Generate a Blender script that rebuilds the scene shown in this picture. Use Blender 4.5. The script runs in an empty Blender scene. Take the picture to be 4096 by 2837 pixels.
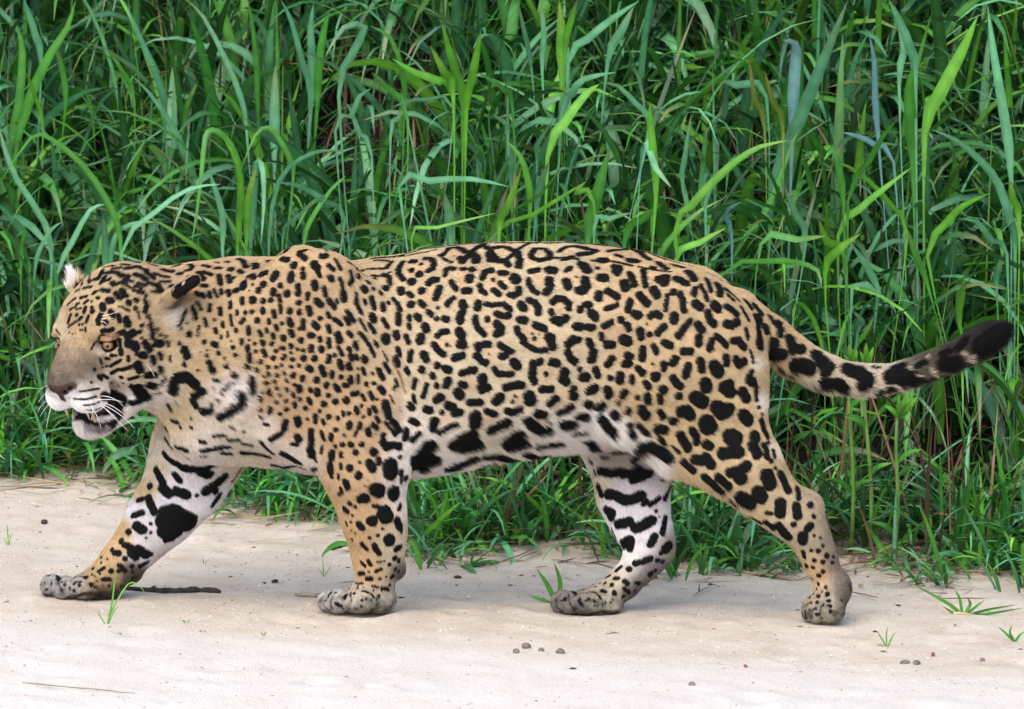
import bpy, bmesh, math, random
import numpy as np
from mathutils import Vector, Matrix
from mathutils.bvhtree import BVHTree

# ------------------------------------------------------------------ camera, sky, sun, exposure
SC = bpy.context.scene
COL = SC.collection
PITCH = math.radians(7.0)
CAM = np.array([0.0, -14 * math.cos(PITCH), 0.5227 + 14 * math.sin(PITCH)])
FPX = 28000.0                                  # focal length in photo pixels (4096 wide)
cam_d = bpy.data.cameras.new('camera')
cam = bpy.data.objects.new('camera', cam_d)
COL.objects.link(cam)
cam.location = CAM
cam.rotation_euler = (math.radians(90) - PITCH, 0, 0)
cam_d.sensor_width = 36.0
cam_d.sensor_fit = 'HORIZONTAL'
cam_d.lens = 36.0 * FPX / 4096.0
cam_d.clip_start = 0.5
cam_d.clip_end = 2000
cam_d.dof.use_dof = True
cam_d.dof.focus_distance = 13.9
cam_d.dof.aperture_fstop = 14.0
SC.camera = cam

SUN_EL, SUN_AZ = math.radians(52), math.radians(205)      # azimuth from +Y clockwise
world = bpy.data.worlds.new('World')
SC.world = world
world.use_nodes = True
wn = world.node_tree
bg = wn.nodes['Background']
sky = wn.nodes.new('ShaderNodeTexSky')
sky.sky_type = 'NISHITA'
sky.sun_disc = False
sky.sun_elevation = SUN_EL
sky.sun_rotation = SUN_AZ
sky.dust_density = 3.0
sky.air_density = 1.0
wn.links.new(sky.outputs[0], bg.inputs[0])
bg.inputs[1].default_value = 0.15
sun_d = bpy.data.lights.new('sun', 'SUN')
sun = bpy.data.objects.new('sun', sun_d)
COL.objects.link(sun)
sun_d.energy = 0.75
sun_d.angle = math.radians(90)
sun_d.color = (1.0, 0.95, 0.89)
sdir = Vector((math.sin(SUN_AZ) * math.cos(SUN_EL), math.cos(SUN_AZ) * math.cos(SUN_EL), math.sin(SUN_EL)))
sun.rotation_euler = sdir.to_track_quat('Z', 'Y').to_euler()
sun.location = sdir * 30
SC.view_settings.view_transform = 'Standard'
SC.view_settings.look = 'None'
SC.view_settings.gamma = 1.0
SC.view_settings.use_curve_mapping = False
SC.view_settings.exposure = 1.18

rng = np.random.default_rng(7)
random.seed(7)

# ------------------------------------------------------------------ helpers
def ray(px, py):
    u = (np.asarray(px, float) - 2048.0) / FPX
    v = (1418.5 - np.asarray(py, float)) / FPX
    s, c = math.sin(PITCH), math.cos(PITCH)
    return np.stack([u, c + v * s, -s + v * c], -1)

def W(px, py, y):
    """photo pixel -> world point on the upright plane at depth y"""
    d = ray(px, py)
    t = (np.asarray(y, float) - CAM[1]) / d[..., 1]
    return CAM + d * t[..., None]

def PX(P):
    """world -> photo pixel"""
    q = np.asarray(P) - CAM
    s, c = math.sin(PITCH), math.cos(PITCH)
    z = q[..., 1] * c - q[..., 2] * s
    return 2048 + FPX * q[..., 0] / z, 1418.5 - FPX * (q[..., 1] * s + q[..., 2] * c) / z

def lin(r, g, b):
    f = lambda v: (v / 255 / 12.92) if v / 255 <= 0.04045 else ((v / 255 + 0.055) / 1.055) ** 2.4
    return np.array([f(r), f(g), f(b)])

def fbm(P, seed=0, freq=1.0, octaves=3):
    """cheap smooth noise from sines of random directions, about -1..1"""
    r = np.random.default_rng(seed)
    out = np.zeros(P.shape[:-1])
    amp, tot = 1.0, 0.0
    for o in range(octaves):
        for k in range(5):
            d = r.normal(size=P.shape[-1])
            d /= np.linalg.norm(d)
            out += amp * np.sin(P @ d * freq * (2 ** o) * (0.8 + 0.5 * r.random()) * 6.28 + r.random() * 6.28) / 2.2
        tot += amp
        amp *= 0.55
    return out / tot

def tag(o, label=None, cat=None, group=None, kind=None):
    if label: o['label'] = label
    if cat: o['category'] = cat
    if group: o['group'] = group
    if kind: o['kind'] = kind
    return o

def link(name, data, parent=None, mat=None):
    o = bpy.data.objects.new(name, data)
    COL.objects.link(o)
    if parent is not None:
        o.parent = parent
        o.matrix_parent_inverse = parent.matrix_basis.inverted()
    if mat is not None and data is not None:
        data.materials.append(mat)
    return o

def empty(name, loc):
    o = bpy.data.objects.new(name, None)
    COL.objects.link(o)
    o.location = loc
    o.empty_display_size = 0.05
    return o

def mesh_np(name, V, F, smooth=True, cols=None):
    """V (n,3); F (m,3) or (m,4)"""
    V = np.ascontiguousarray(V, np.float32)
    F = np.ascontiguousarray(F, np.int32)
    k = F.shape[1]
    me = bpy.data.meshes.new(name)
    me.vertices.add(len(V))
    me.vertices.foreach_set('co', V.ravel())
    me.loops.add(F.size)
    me.loops.foreach_set('vertex_index', F.ravel())
    me.polygons.add(len(F))
    me.polygons.foreach_set('loop_start', np.arange(0, F.size, k, dtype=np.int32))
    me.polygons.foreach_set('loop_total', np.full(len(F), k, np.int32))
    me.update(calc_edges=True)
    me.validate()
    me.polygons.foreach_set('use_smooth', np.full(len(me.polygons), smooth, bool))
    if cols is not None:
        set_cols(me, cols)
    return me

def set_cols(me, cols):
    a = me.color_attributes.new('col', 'FLOAT_COLOR', 'POINT')
    c = np.ones((len(cols), 4), np.float32)
    c[:, :3] = cols
    a.data.foreach_set('color', c.ravel())

def new_mat(name):
    m = bpy.data.materials.new(name)
    m.use_nodes = True
    nt = m.node_tree
    return m, nt, nt.nodes['Principled BSDF']

def node(nt, t, **kw):
    n = nt.nodes.new(t)
    for k, v in kw.items():
        setattr(n, k, v)
    return n

def noise_mat(name, c1, c2, scale=20, rough=0.8, bump=0.0, bscale=80, spec=0.3):
    m, nt, b = new_mat(name)
    tc = node(nt, 'ShaderNodeTexCoord')
    n = node(nt, 'ShaderNodeTexNoise')
    n.inputs['Scale'].default_value = scale
    n.inputs['Detail'].default_value = 5
    nt.links.new(tc.outputs['Object'], n.inputs['Vector'])
    r = node(nt, 'ShaderNodeValToRGB')
    r.color_ramp.elements[0].position = 0.3
    r.color_ramp.elements[1].position = 0.7
    r.color_ramp.elements[0].color = (*c1, 1)
    r.color_ramp.elements[1].color = (*c2, 1)
    nt.links.new(n.outputs[0], r.inputs[0])
    nt.links.new(r.outputs[0], b.inputs['Base Color'])
    b.inputs['Roughness'].default_value = rough
    b.inputs['Specular IOR Level'].default_value = spec
    if bump:
        n2 = node(nt, 'ShaderNodeTexNoise')
        n2.inputs['Scale'].default_value = bscale
        n2.inputs['Detail'].default_value = 4
        nt.links.new(tc.outputs['Object'], n2.inputs['Vector'])
        bp = node(nt, 'ShaderNodeBump')
        bp.inputs['Strength'].default_value = bump
        bp.inputs['Distance'].default_value = 0.004
        nt.links.new(n2.outputs[0], bp.inputs['Height'])
        nt.links.new(bp.outputs[0], b.inputs['Normal'])
    return m

def smooth(a, b, x):
    t = np.clip((x - a) / (b - a), 0, 1)
    return t * t * (3 - 2 * t)

# ------------------------------------------------------------------ ground: sand flat, then a bank under the grass
PAWS = [(-0.309, -0.08, 0.0022), (0.13, 0.03, -0.0085)]
def edge_y(x):
    """depth at which the grass bank begins"""
    x = np.asarray(x, float)
    e = np.interp(x, [-4, -1.0, -0.45, -0.25, 0.0, 0.35, 0.9, 4], [2.6, 1.85, 1.38, 1.05, 0.86, 0.80, 0.72, 0.3])
    return e + 0.05 * np.sin(x * 5.1 + 1.0) + 0.04 * np.sin(x * 13.0 + 0.3)

def ground_z(x, y):
    x = np.asarray(x, float); y = np.asarray(y, float)
    z = -0.015 * np.clip(x, -6, 6) + 0.004
    for (a, b, h) in PAWS:
        z = z + h * np.exp(-((x - a) ** 2 + (y - b) ** 2) / 0.012)
    e = y - edge_y(x)
    z = z + 0.62 * np.log1p(np.exp(np.clip((e - 0.35) * 5, -40, 40))) / 5 * (1 - 0.8 * smooth(4, 9, e))
    z = z - 0.10 * smooth(-0.75, -2.6, y + 0.12 * x)            # drops gently to the water side
    return z

def sand_relief(x, y):
    P = np.stack([x, y * 0.8], -1)
    near = np.exp(-(np.minimum(np.abs(y) - 1.5, 0) * 0)) * (np.hypot(x, y) < 6)
    return near * (0.004 * fbm(P, 3, 1.3, 3) + 0.0022 * fbm(P, 5, 7.0, 3))
# ------------------------------------------------------------------ ground sheet
def axis(lo, hi, fine_lo, fine_hi, step, grow=1.25):
    a = list(np.arange(fine_lo, fine_hi + 1e-6, step))
    s = step
    while a[-1] < hi:
        s *= grow; a.append(a[-1] + s)
    s = step
    while a[0] > lo:
        s *= grow; a.insert(0, a[0] - s)
    return np.array(a)

gx = axis(-150, 150, -1.6, 1.6, 0.012)
gy = axis(-60, 250, -1.9, 2.6, 0.014)
GX, GY = np.meshgrid(gx, gy)
GZ = ground_z(GX, GY) + sand_relief(GX, GY)
PAWPTS = [(-0.34, -0.08), (-0.86, 0.09), (0.13, 0.03), (0.63, -0.10)]
for (a, b) in PAWPTS:                                            # paws press flat, shallow hollows
    w = np.exp(-(((GX - a) / 0.085) ** 2 + ((GY - b) / 0.075) ** 2) ** 2)
    GZ = GZ * (1 - w) + (ground_z(GX, GY)) * w
    dd = np.hypot((GX - a) / 0.095, (GY - b) / 0.085)
    GZ += 0.0065 * np.exp(-((dd - 1.22) / 0.22) ** 2) * (0.6 + 0.5 * fbm(np.stack([GX, GY], -1), 71, 9.0, 2))   # sand pushed up round the paw
# older paw marks and scuffs in the sand
for k in range(90):
    a, b = rng.uniform(-1.5, 1.5), rng.uniform(-1.6, 1.2)
    if min(math.hypot(a - p, b - q) for p, q in PAWPTS) < 0.2: continue
    r = rng.uniform(0.025, 0.075)
    d = np.hypot((GX - a), (GY - b) * 0.9) / r
    GZ += rng.uniform(0.003, 0.010) * (np.exp(-(d - 1.1) ** 2 * 5) * 0.6 - np.exp(-d * d * 1.6))
ny, nx = GX.shape
idx = np.arange(nx * ny).reshape(ny, nx)
F = np.stack([idx[:-1, :-1], idx[:-1, 1:], idx[1:, 1:], idx[1:, :-1]], -1).reshape(-1, 4)
V = np.stack([GX, GY, GZ], -1).reshape(-1, 3)
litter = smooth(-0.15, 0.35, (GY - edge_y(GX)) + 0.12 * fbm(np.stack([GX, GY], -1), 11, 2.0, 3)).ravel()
paler = smooth(0.10, -0.28, (GY + 0.40 + 0.30 * GX) + 0.05 * fbm(np.stack([GX, GY * 2], -1), 12, 1.0, 3)).ravel()  # paler sand towards the camera, with a wavering edge
me = mesh_np('sand', V, F, True, np.stack([litter, paler, litter * 0], -1))
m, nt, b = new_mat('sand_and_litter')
at = node(nt, 'ShaderNodeVertexColor', layer_name='col')
sep = node(nt, 'ShaderNodeSeparateColor')
nt.links.new(at.outputs[0], sep.inputs[0])
tc = node(nt, 'ShaderNodeTexCoord')
def nz(scale, detail=6, rough=0.6):
    n = node(nt, 'ShaderNodeTexNoise')
    n.inputs['Scale'].default_value = scale
    n.inputs['Detail'].default_value = detail
    n.inputs['Roughness'].default_value = rough
    nt.links.new(tc.outputs['Object'], n.inputs['Vector'])
    return n
def ramp(src, stops):
    r = node(nt, 'ShaderNodeValToRGB')
    e = r.color_ramp.elements
    while len(e) < len(stops): e.new(0.5)
    for k, (p, c) in enumerate(stops):
        e[k].position = p
        e[k].color = (*c, 1)
    nt.links.new(src, r.inputs[0])
    return r
def mix(a, b_, fac, blend='MIX'):
    n = node(nt, 'ShaderNodeMix', data_type='RGBA', blend_type=blend)
    if isinstance(fac, float): n.inputs[0].default_value = fac
    else: nt.links.new(fac, n.inputs[0])
    nt.links.new(a, n.inputs[6]); nt.links.new(b_, n.inputs[7])
    return n
tan_ramp = ramp(nz(9).outputs[0], [(0.28, (0.53, 0.44, 0.335)), (0.5, (0.61, 0.53, 0.425)), (0.75, (0.67, 0.60, 0.50))])
pale_ramp = ramp(nz(6).outputs[0], [(0.3, (0.66, 0.605, 0.54)), (0.7, (0.71, 0.66, 0.60))])
c1 = mix(tan_ramp.outputs[0], pale_ramp.outputs[0], sep.outputs[1])
grain = ramp(nz(420, 3, 0.7).outputs[0], [(0.30, (0.62, 0.58, 0.54)), (0.5, (1, 1, 1)), (0.75, (1.0, 1.0, 1.0))])
c2 = mix(c1.outputs[2], grain.outputs[0], 0.6, 'MULTIPLY')
speck = ramp(nz(150, 2, 0.5).outputs[0], [(0.18, (0.30, 0.22, 0.16)), (0.27, (1, 1, 1)), (0.9, (1, 1, 1))])
c3 = mix(c2.outputs[2], speck.outputs[0], 0.75, 'MULTIPLY')
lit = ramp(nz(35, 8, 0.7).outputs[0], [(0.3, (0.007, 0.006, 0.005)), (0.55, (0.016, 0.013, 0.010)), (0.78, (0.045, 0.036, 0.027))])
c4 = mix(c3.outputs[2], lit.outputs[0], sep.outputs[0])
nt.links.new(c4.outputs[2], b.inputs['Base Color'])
b.inputs['Roughness'].default_value = 0.95
b.inputs['Specular IOR Level'].default_value = 0.1
bp = node(nt, 'ShaderNodeBump')
bp.inputs['Strength'].default_value = 0.8
bp.inputs['Distance'].default_value = 0.006
hsum = node(nt, 'ShaderNodeMath', operation='ADD')
nt.links.new(nz(260, 4, 0.7).outputs[0], hsum.inputs[0])
nt.links.new(nz(45, 5, 0.6).outputs[0], hsum.inputs[1])
nt.links.new(hsum.outputs[0], bp.inputs['Height'])
nt.links.new(bp.outputs[0], b.inputs['Normal'])
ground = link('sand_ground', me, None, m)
tag(ground, kind='structure')
# ------------------------------------------------------------------ the jaguar's body as one smooth skin
S = 0.0005
DX = 0.004
LO = np.array([-0.985, -0.36, -0.03]); HI = np.array([1.03, 0.26, 0.80])
NN = np.ceil((HI - LO) / DX).astype(int) + 1
AX = [LO[i] + DX * np.arange(NN[i]) for i in range(3)]
D = np.full(NN, 1.0, np.float32)

def block(lo, hi):
    a = np.clip(np.floor((lo - LO) / DX).astype(int), 0, NN - 1)
    b_ = np.clip(np.ceil((hi - LO) / DX).astype(int) + 1, 1, NN)
    sl = tuple(slice(a[i], max(b_[i], a[i] + 1)) for i in range(3))
    X = AX[0][sl[0]][:, None, None].astype(np.float32)
    Y = AX[1][sl[1]][None, :, None].astype(np.float32)
    Z = AX[2][sl[2]][None, None, :].astype(np.float32)
    return sl, X, Y, Z

def put(sl, d, k, sub=False):
    a = D[sl]
    if sub:
        b_ = -d
        h = np.maximum(k - np.abs(a - b_), 0) / k
        D[sl] = np.maximum(a, b_) + h * h * k * 0.25
    else:
        h = np.maximum(k - np.abs(a - d), 0) / k
        D[sl] = np.minimum(a, d) - h * h * k * 0.25

def cone(a, b_, ra, rb, sy=1.0, k=0.03, sub=False):
    """tapered limb between world points; sy flattens it in y"""
    a = np.asarray(a, np.float32); b_ = np.asarray(b_, np.float32)
    m = max(ra, rb) * 1.05 + k + 0.012
    sl, X, Y, Z = block(np.minimum(a, b_) - m, np.maximum(a, b_) + m)
    ab = b_ - a
    L2 = max(float(ab @ ab), 1e-9)
    t = np.clip(((X - a[0]) * ab[0] + (Y - a[1]) * ab[1] + (Z - a[2]) * ab[2]) / L2, 0, 1)
    d = np.sqrt((X - a[0] - t * ab[0]) ** 2 + ((Y - a[1] - t * ab[1]) / sy) ** 2 + (Z - a[2] - t * ab[2]) ** 2)
    put(sl, (d - (ra + (rb - ra) * t)) * min(1.0, sy ** 0.5), k, sub)

def ell(c, r, k=0.02, R=None, sub=False):
    c = np.asarray(c, np.float32); r = np.asarray(r, np.float32)
    m = float(r.max()) + k + 0.01
    sl, X, Y, Z = block(c - m, c + m)
    dx, dy, dz = X - c[0], Y - c[1], Z - c[2]
    if R is not None:
        R = np.asarray(R, np.float32)
        p = [dx * R[0, i] + dy * R[1, i] + dz * R[2, i] for i in range(3)]
    else:
        p = [dx, dy, dz]
    k0 = np.sqrt((p[0] / r[0]) ** 2 + (p[1] / r[1]) ** 2 + (p[2] / r[2]) ** 2)
    k1 = np.sqrt((p[0] / r[0] ** 2) ** 2 + (p[1] / r[1] ** 2) ** 2 + (p[2] / r[2] ** 2) ** 2) + 1e-6
    put(sl, k0 * (k0 - 1) / k1, k, sub)

def chain(pts, k=0.02):
    """pts: (px, py, y, r_px, sy)"""
    for p, q in zip(pts[:-1], pts[1:]):
        cone(W(p[0], p[1], p[2]), W(q[0], q[1], q[2]), p[3] * S, q[3] * S, 0.5 * (p[4] + q[4]), k)

# trunk from top and bottom outlines
ST = np.array([
    # px    top   bottom half width
    [ 690, 1560, 1760, 0.040], [ 730, 1350, 1830, 0.085], [ 800, 1190, 1862, 0.118], [ 950, 1062, 1862, 0.142],
    [1100, 1040, 1874, 0.152], [1300, 1052, 1908, 0.158], [1500, 1036, 1930, 0.165], [1700, 1002, 1908, 0.174],
    [1900,  976, 1868, 0.180], [2100,  969, 1834, 0.178], [2300,  975, 1806, 0.168], [2500,  990, 1780, 0.156],
    [2680, 1044, 1750, 0.146], [2820, 1098, 1690, 0.130], [2920, 1160, 1600, 0.102], [2985, 1225, 1500, 0.065],
    [3015, 1290, 1420, 0.030]])
def trunk():
    xs = W(ST[:, 0], np.full(len(ST), 1400.0), np.zeros(len(ST)))[:, 0]
    zt = W(ST[:, 0], ST[:, 1], np.zeros(len(ST)))[:, 2]
    zb = W(ST[:, 0], ST[:, 2], np.full(len(ST), -0.02))[:, 2]
    sl, X, Y, Z = block(np.array([xs[0] - 0.02, -0.25, 0.1]), np.array([xs[-1] + 0.02, 0.25, 0.8]))
    x = X[:, 0, 0]
    # smooth interpolation by averaging a linear interpolation
    def itp(v):
        o = np.zeros_like(x)
        for s in np.linspace(-0.035, 0.035, 9):
            o += np.interp(x + s, xs, v) / 9
        return o[:, None, None]
    zc = itp((zt + zb) / 2); hz = itp((zt - zb) / 2); hy = itp(ST[:, 3])
    v = (Z - zc) / hz
    hy2 = hy * (1 - 0.10 * np.clip(v, 0, 1) ** 2 * 1.5)          # narrower towards the spine
    u = Y / hy2
    k0 = (np.abs(u) ** 2.25 + np.abs(v) ** 2.25) ** (1 / 2.25) + 1e-6
    k1 = np.sqrt((u / hy2) ** 2 + (v / hz) ** 2) / k0 + 1e-4
    d = (k0 - 1) / k1
    d = np.maximum(d, np.maximum(xs[0] - X, X - xs[-1]))
    put(sl, d.astype(np.float32), 0.01)
trunk()

# ---- neck, shoulders
cone(W(560, 1320, -0.03), W(870, 1385, 0.0), 250 * S, 322 * S, 0.84, 0.05)
cone(W(870, 1385, 0.0), W(1080, 1430, 0.0), 322 * S, 352 * S, 0.86, 0.05)
# near shoulder blade, shoulder and upper arm
cone(W(1205, 1078, -0.075), W(1120, 1330, -0.115), 84 * S, 130 * S, 0.55, 0.045)
ell(W(1200, 1380, -0.118), (0.150, 0.052, 0.195), 0.05, Matrix.Rotation(math.radians(18), 3, 'Y'))
cone(W(1040, 1500, -0.105), W(1360, 1700, -0.118), 205 * S, 185 * S, 0.42, 0.05)
cone(W(1350, 1330, -0.120), W(1465, 1760, -0.122), 165 * S, 140 * S, 0.42, 0.04)
chain([(1440, 1690, -0.118, 172, 0.55), (1468, 1900, -0.112, 148, 0.66), (1493, 2050, -0.100, 118, 0.76),
       (1508, 2150, -0.092, 102, 0.82), (1512, 2240, -0.086, 82, 0.9), (1500, 2325, -0.082, 73, 1.0)], 0.03)
ell(W(1592, 2276, -0.085), (0.016, 0.015, 0.020), 0.012)             # wrist pad
# far shoulder and foreleg
cone(W(980, 1480, 0.105), W(800, 1800, 0.115), 250 * S, 180 * S, 0.42, 0.05)
cone(W(800, 1640, 0.06), W(760, 1790, 0.07), 165 * S, 140 * S, 0.6, 0.05)
chain([(800, 1800, 0.115, 170, 0.6), (733, 1945, 0.112, 142, 0.66), (642, 2065, 0.106, 119, 0.72),
       (556, 2170, 0.100, 86, 0.85), (480, 2258, 0.094, 74, 0.95), (420, 2320, 0.092, 66, 1.0)], 0.03)
ell(W(528, 2298, 0.094), (0.018, 0.016, 0.016), 0.012)
# ---- haunches
ell(W(2800, 1450, -0.088), (0.125, 0.064, 0.172), 0.08, Matrix.Rotation(math.radians(-14), 3, 'Y'))
cone(W(2800, 1500, -0.105), W(2950, 1815, -0.112), 203 * S, 138 * S, 0.46, 0.05)
chain([(2952, 1830, -0.112, 138, 0.54), (2998, 1890, -0.114, 124, 0.58), (3076, 1986, -0.114, 102, 0.62), (3165, 2054, -0.112, 91, 0.66),
       (3208, 2096, -0.110, 78, 0.72), (3252, 2171, -0.107, 63, 0.8), (3282, 2242, -0.104, 56, 0.85), (3314, 2325, -0.102, 55, 0.95)], 0.025)
ell(W(3228, 2018, -0.110), (0.030, 0.020, 0.026), 0.02)              # point of the hock
cone(W(2520, 1710, -0.118), W(2700, 1836, -0.120), 62 * S, 46 * S, 0.6, 0.05)   # flank fold
cone(W(2700, 1836, -0.12), W(2860, 1880, -0.118), 46 * S, 70 * S, 0.5, 0.03)
ell(W(2760, 1430, 0.090), (0.125, 0.065, 0.185), 0.06)
cone(W(2700, 1500, 0.095), W(2515, 1790, 0.075), 215 * S, 165 * S, 0.5, 0.05)
chain([(2515, 1790, 0.075, 172, 0.55), (2530, 1975, 0.060, 136, 0.62), (2560, 2080, 0.050, 108, 0.68), (2594, 2160, 0.043, 90, 0.74),
       (2606, 2204, 0.040, 74, 0.8), (2560, 2262, 0.036, 62, 0.9), (2495, 2332, 0.033, 57, 0.95), (2415, 2395, 0.030, 58, 1.0)], 0.022)
ell(W(2640, 2175, 0.042), (0.022, 0.018, 0.034), 0.02)
# ---- tail
chain([(2950, 1255, 0.0, 100, 0.8), (3020, 1316, -0.005, 77, 0.9), (3090, 1366, -0.012, 71, 1), (3180, 1424, -0.02, 65, 1), (3270, 1478, -0.028, 57, 1),
       (3350, 1506, -0.034, 50, 1), (3440, 1520, -0.040, 45, 1), (3530, 1517, -0.044, 42, 1), (3620, 1499, -0.046, 41, 1),
       (3710, 1468, -0.046, 40, 1), (3800, 1430, -0.044, 40, 1), (3890, 1384, -0.040, 42, 1), (3970, 1342, -0.036, 37, 1), (4022, 1318, -0.034, 24, 1)], 0.03)

# ---- paws: heel, toes (toe list: px, py, y, rx, ry, rz in metres)
def toes(lst, k=0.0045):
    for (x, y_, d, a, b_, c) in lst:
        ell(W(x, y_, d), (a, b_, c), k)
cone(W(1500, 2380, -0.080), W(1420, 2400, -0.080), 70 * S, 52 * S, 1.25, 0.02)
toes([(1338, 2408, -0.044, .026, .021, .022), (1318, 2404, -0.074, .0255, .021, .0235), (1352, 2404, -0.104, .030, .022, .0245),
      (1440, 2404, -0.126, .034, .024, .025)])
ell(W(1520, 2402, -0.082), (0.032, 0.046, 0.025), 0.012)
cone(W(420, 2322, 0.092), W(330, 2345, 0.090), 66 * S, 50 * S, 1.25, 0.02)
ell(W(400, 2352, 0.088), (0.042, 0.046, 0.024), 0.014)
toes([(222, 2345, 0.122, .025, .021, .022), (208, 2345, 0.092, .0245, .021, .025), (262, 2352, 0.062, .028, .022, .0245), (345, 2350, 0.044, .034, .022, .024)])
cone(W(2415, 2395, 0.030), W(2330, 2405, 0.030), 57 * S, 48 * S, 1.3, 0.02)
ell(W(2425, 2432, 0.028), (0.032, 0.036, 0.014), 0.012)
toes([(2262, 2408, 0.062, .025, .02, .022), (2250, 2408, 0.034, .0245, .021, .0245), (2285, 2412, 0.006, .028, .021, .0245), (2350, 2415, -0.012, .034, .022, .022)])
ell(W(3352, 2352, -0.104), (0.026, 0.028, 0.034), 0.02)
cone(W(3330, 2360, -0.102), W(3300, 2425, -0.104), 62 * S, 66 * S, 1.2, 0.015)
toes([(3252, 2432, -0.070, .021, .018, .026), (3246, 2440, -0.096, .021, .019, .027), (3272, 2440, -0.122, .024, .019, .0275), (3325, 2436, -0.136, .025, .019, .027)])
ell(W(3322, 2447, -0.104), (0.028, 0.036, 0.022), 0.012)

# ---- head, in its own frame: forward, left (towards the camera), up
HY, HP, HR, HK = math.radians(52), math.radians(14), math.radians(0), 1.18
HO = W(462, 1300, -0.055)
_f = np.array([-math.cos(HY) * math.cos(HP), -math.sin(HY) * math.cos(HP), -math.sin(HP)])
_l = np.cross([0, 0, 1.0], _f); _l /= np.linalg.norm(_l)
_u = np.cross(_f, _l)
_l, _u = _l * math.cos(HR) + _u * math.sin(HR), _u * math.cos(HR) - _l * math.sin(HR)
HRM = np.stack([_f, _l, _u], 1)
def H(f, l, u): return HO + HK * (HRM @ np.array([f, l, u]))
def hell(c, r, k=0.02, sub=False, R=None):
    M = HRM if R is None else HRM @ np.array(R)
    ell(H(*c), np.array(r) * HK, k, M, sub)
def hcone(a, b_, ra, rb, k=0.02, sub=False): cone(H(*a), H(*b_), ra * HK, rb * HK, 1.0, k, sub)
hell((-0.025, 0, 0.012), (0.100, 0.083, 0.082), 0.03)                 # skull
hell((0.040, 0, 0.022), (0.058, 0.066, 0.056), 0.03)                  # brow
for s in (-1, 1):
    hell((0.012, 0.052 * s, -0.042), (0.068, 0.042, 0.058), 0.03)     # cheek
    hell((0.055, 0.046 * s, -0.018), (0.038, 0.030, 0.026), 0.02)     # cheek bone
    hell((0.120, 0.027 * s, -0.082), (0.038, 0.031, 0.029), 0.016)    # whisker pad
    hcone((0.05, 0.040 * s, 0.038), (0.090, 0.041 * s, 0.021), 0.018, 0.0135, 0.016)  # brow ridge
hcone((0.055, 0, 0.010), (0.143, 0, -0.046), 0.044, 0.029, 0.02)      # bridge of the nose
hcone((0.060, 0.018, -0.035), (0.128, 0.012, -0.060), 0.034, 0.026, 0.02)
hcone((0.060, -0.018, -0.035), (0.128, -0.012, -0.060), 0.034, 0.026, 0.02)
hell((0.152, 0, -0.056), (0.016, 0.027, 0.018), 0.012)                # nose leather
# lower jaw and open mouth
hcone((0.005, 0.040, -0.105), (0.090, 0.018, -0.139), 0.029, 0.023, 0.016)
hcone((0.005, -0.040, -0.105), (0.090, -0.018, -0.139), 0.029, 0.023, 0.016)
hell((0.097, 0, -0.142), (0.031, 0.031, 0.022), 0.012)                # chin
hell((0.110, 0, -0.1125), (0.056, 0.036, 0.0125), 0.006, True)        # gape
hell((0.078, 0, -0.110), (0.036, 0.056, 0.019), 0.008, True)
for s in (-1, 1):
    hell((0.160, 0.013 * s, -0.061), (0.008, 0.007, 0.005), 0.004, True)   # nostril
    hell((0.088, 0.055 * s, 0.000), (0.019, 0.019, 0.012), 0.010, True)    # eye socket
    hell((0.0800, 0.0525 * s, 0.0085), (0.0155, 0.0175, 0.0075), 0.006)        # upper lid
# crease where the shoulder slides over the ribs
for (a, b_) in (((1420, 1120), (1540, 1330)), ((1540, 1330), (1612, 1560)), ((1612, 1560), (1632, 1780))):
    cone(W(a[0] + 8, a[1], -0.172 if a[1] > 1200 else -0.14), W(b_[0] + 8, b_[1], -0.176), 0.012, 0.013, 1.0, 0.022, True)
# throat
cone(H(-0.02, 0, -0.07), W(850, 1470, 0.0), 0.074, 0.105, 0.85, 0.04)
# ears: thin cups
def ear(base, tip, w, th, outward, k=0.012):
    base = np.array(base); tip = np.array(tip)
    ax = tip - base; Ln = np.linalg.norm(ax); ax /= Ln
    n = np.array(outward, float); n -= ax * (n @ ax); n /= np.linalg.norm(n)
    sd = np.cross(ax, n)
    R = np.stack([ax, sd, n], 1)
    c = base + ax * Ln * 0.42
    ell(c, (Ln * 0.60, w, th), k, R)
    ell(c + ax * Ln * 0.06 + n * th * 1.15, (Ln * 0.50, w * 0.80, th * 1.0), 0.006, R, True)
NEAR_EAR = (H(-0.034, 0.088, 0.036), W(782, 1118, -0.185))
FAR_EAR = (H(-0.005, -0.072, 0.056), W(268, 1078, 0.030))
ear(NEAR_EAR[0], NEAR_EAR[1], 0.030, 0.013, (-0.1, 0.55, -0.8))
ear(FAR_EAR[0], FAR_EAR[1], 0.024, 0.012, (-0.75, -0.7, 0.1))

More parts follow.
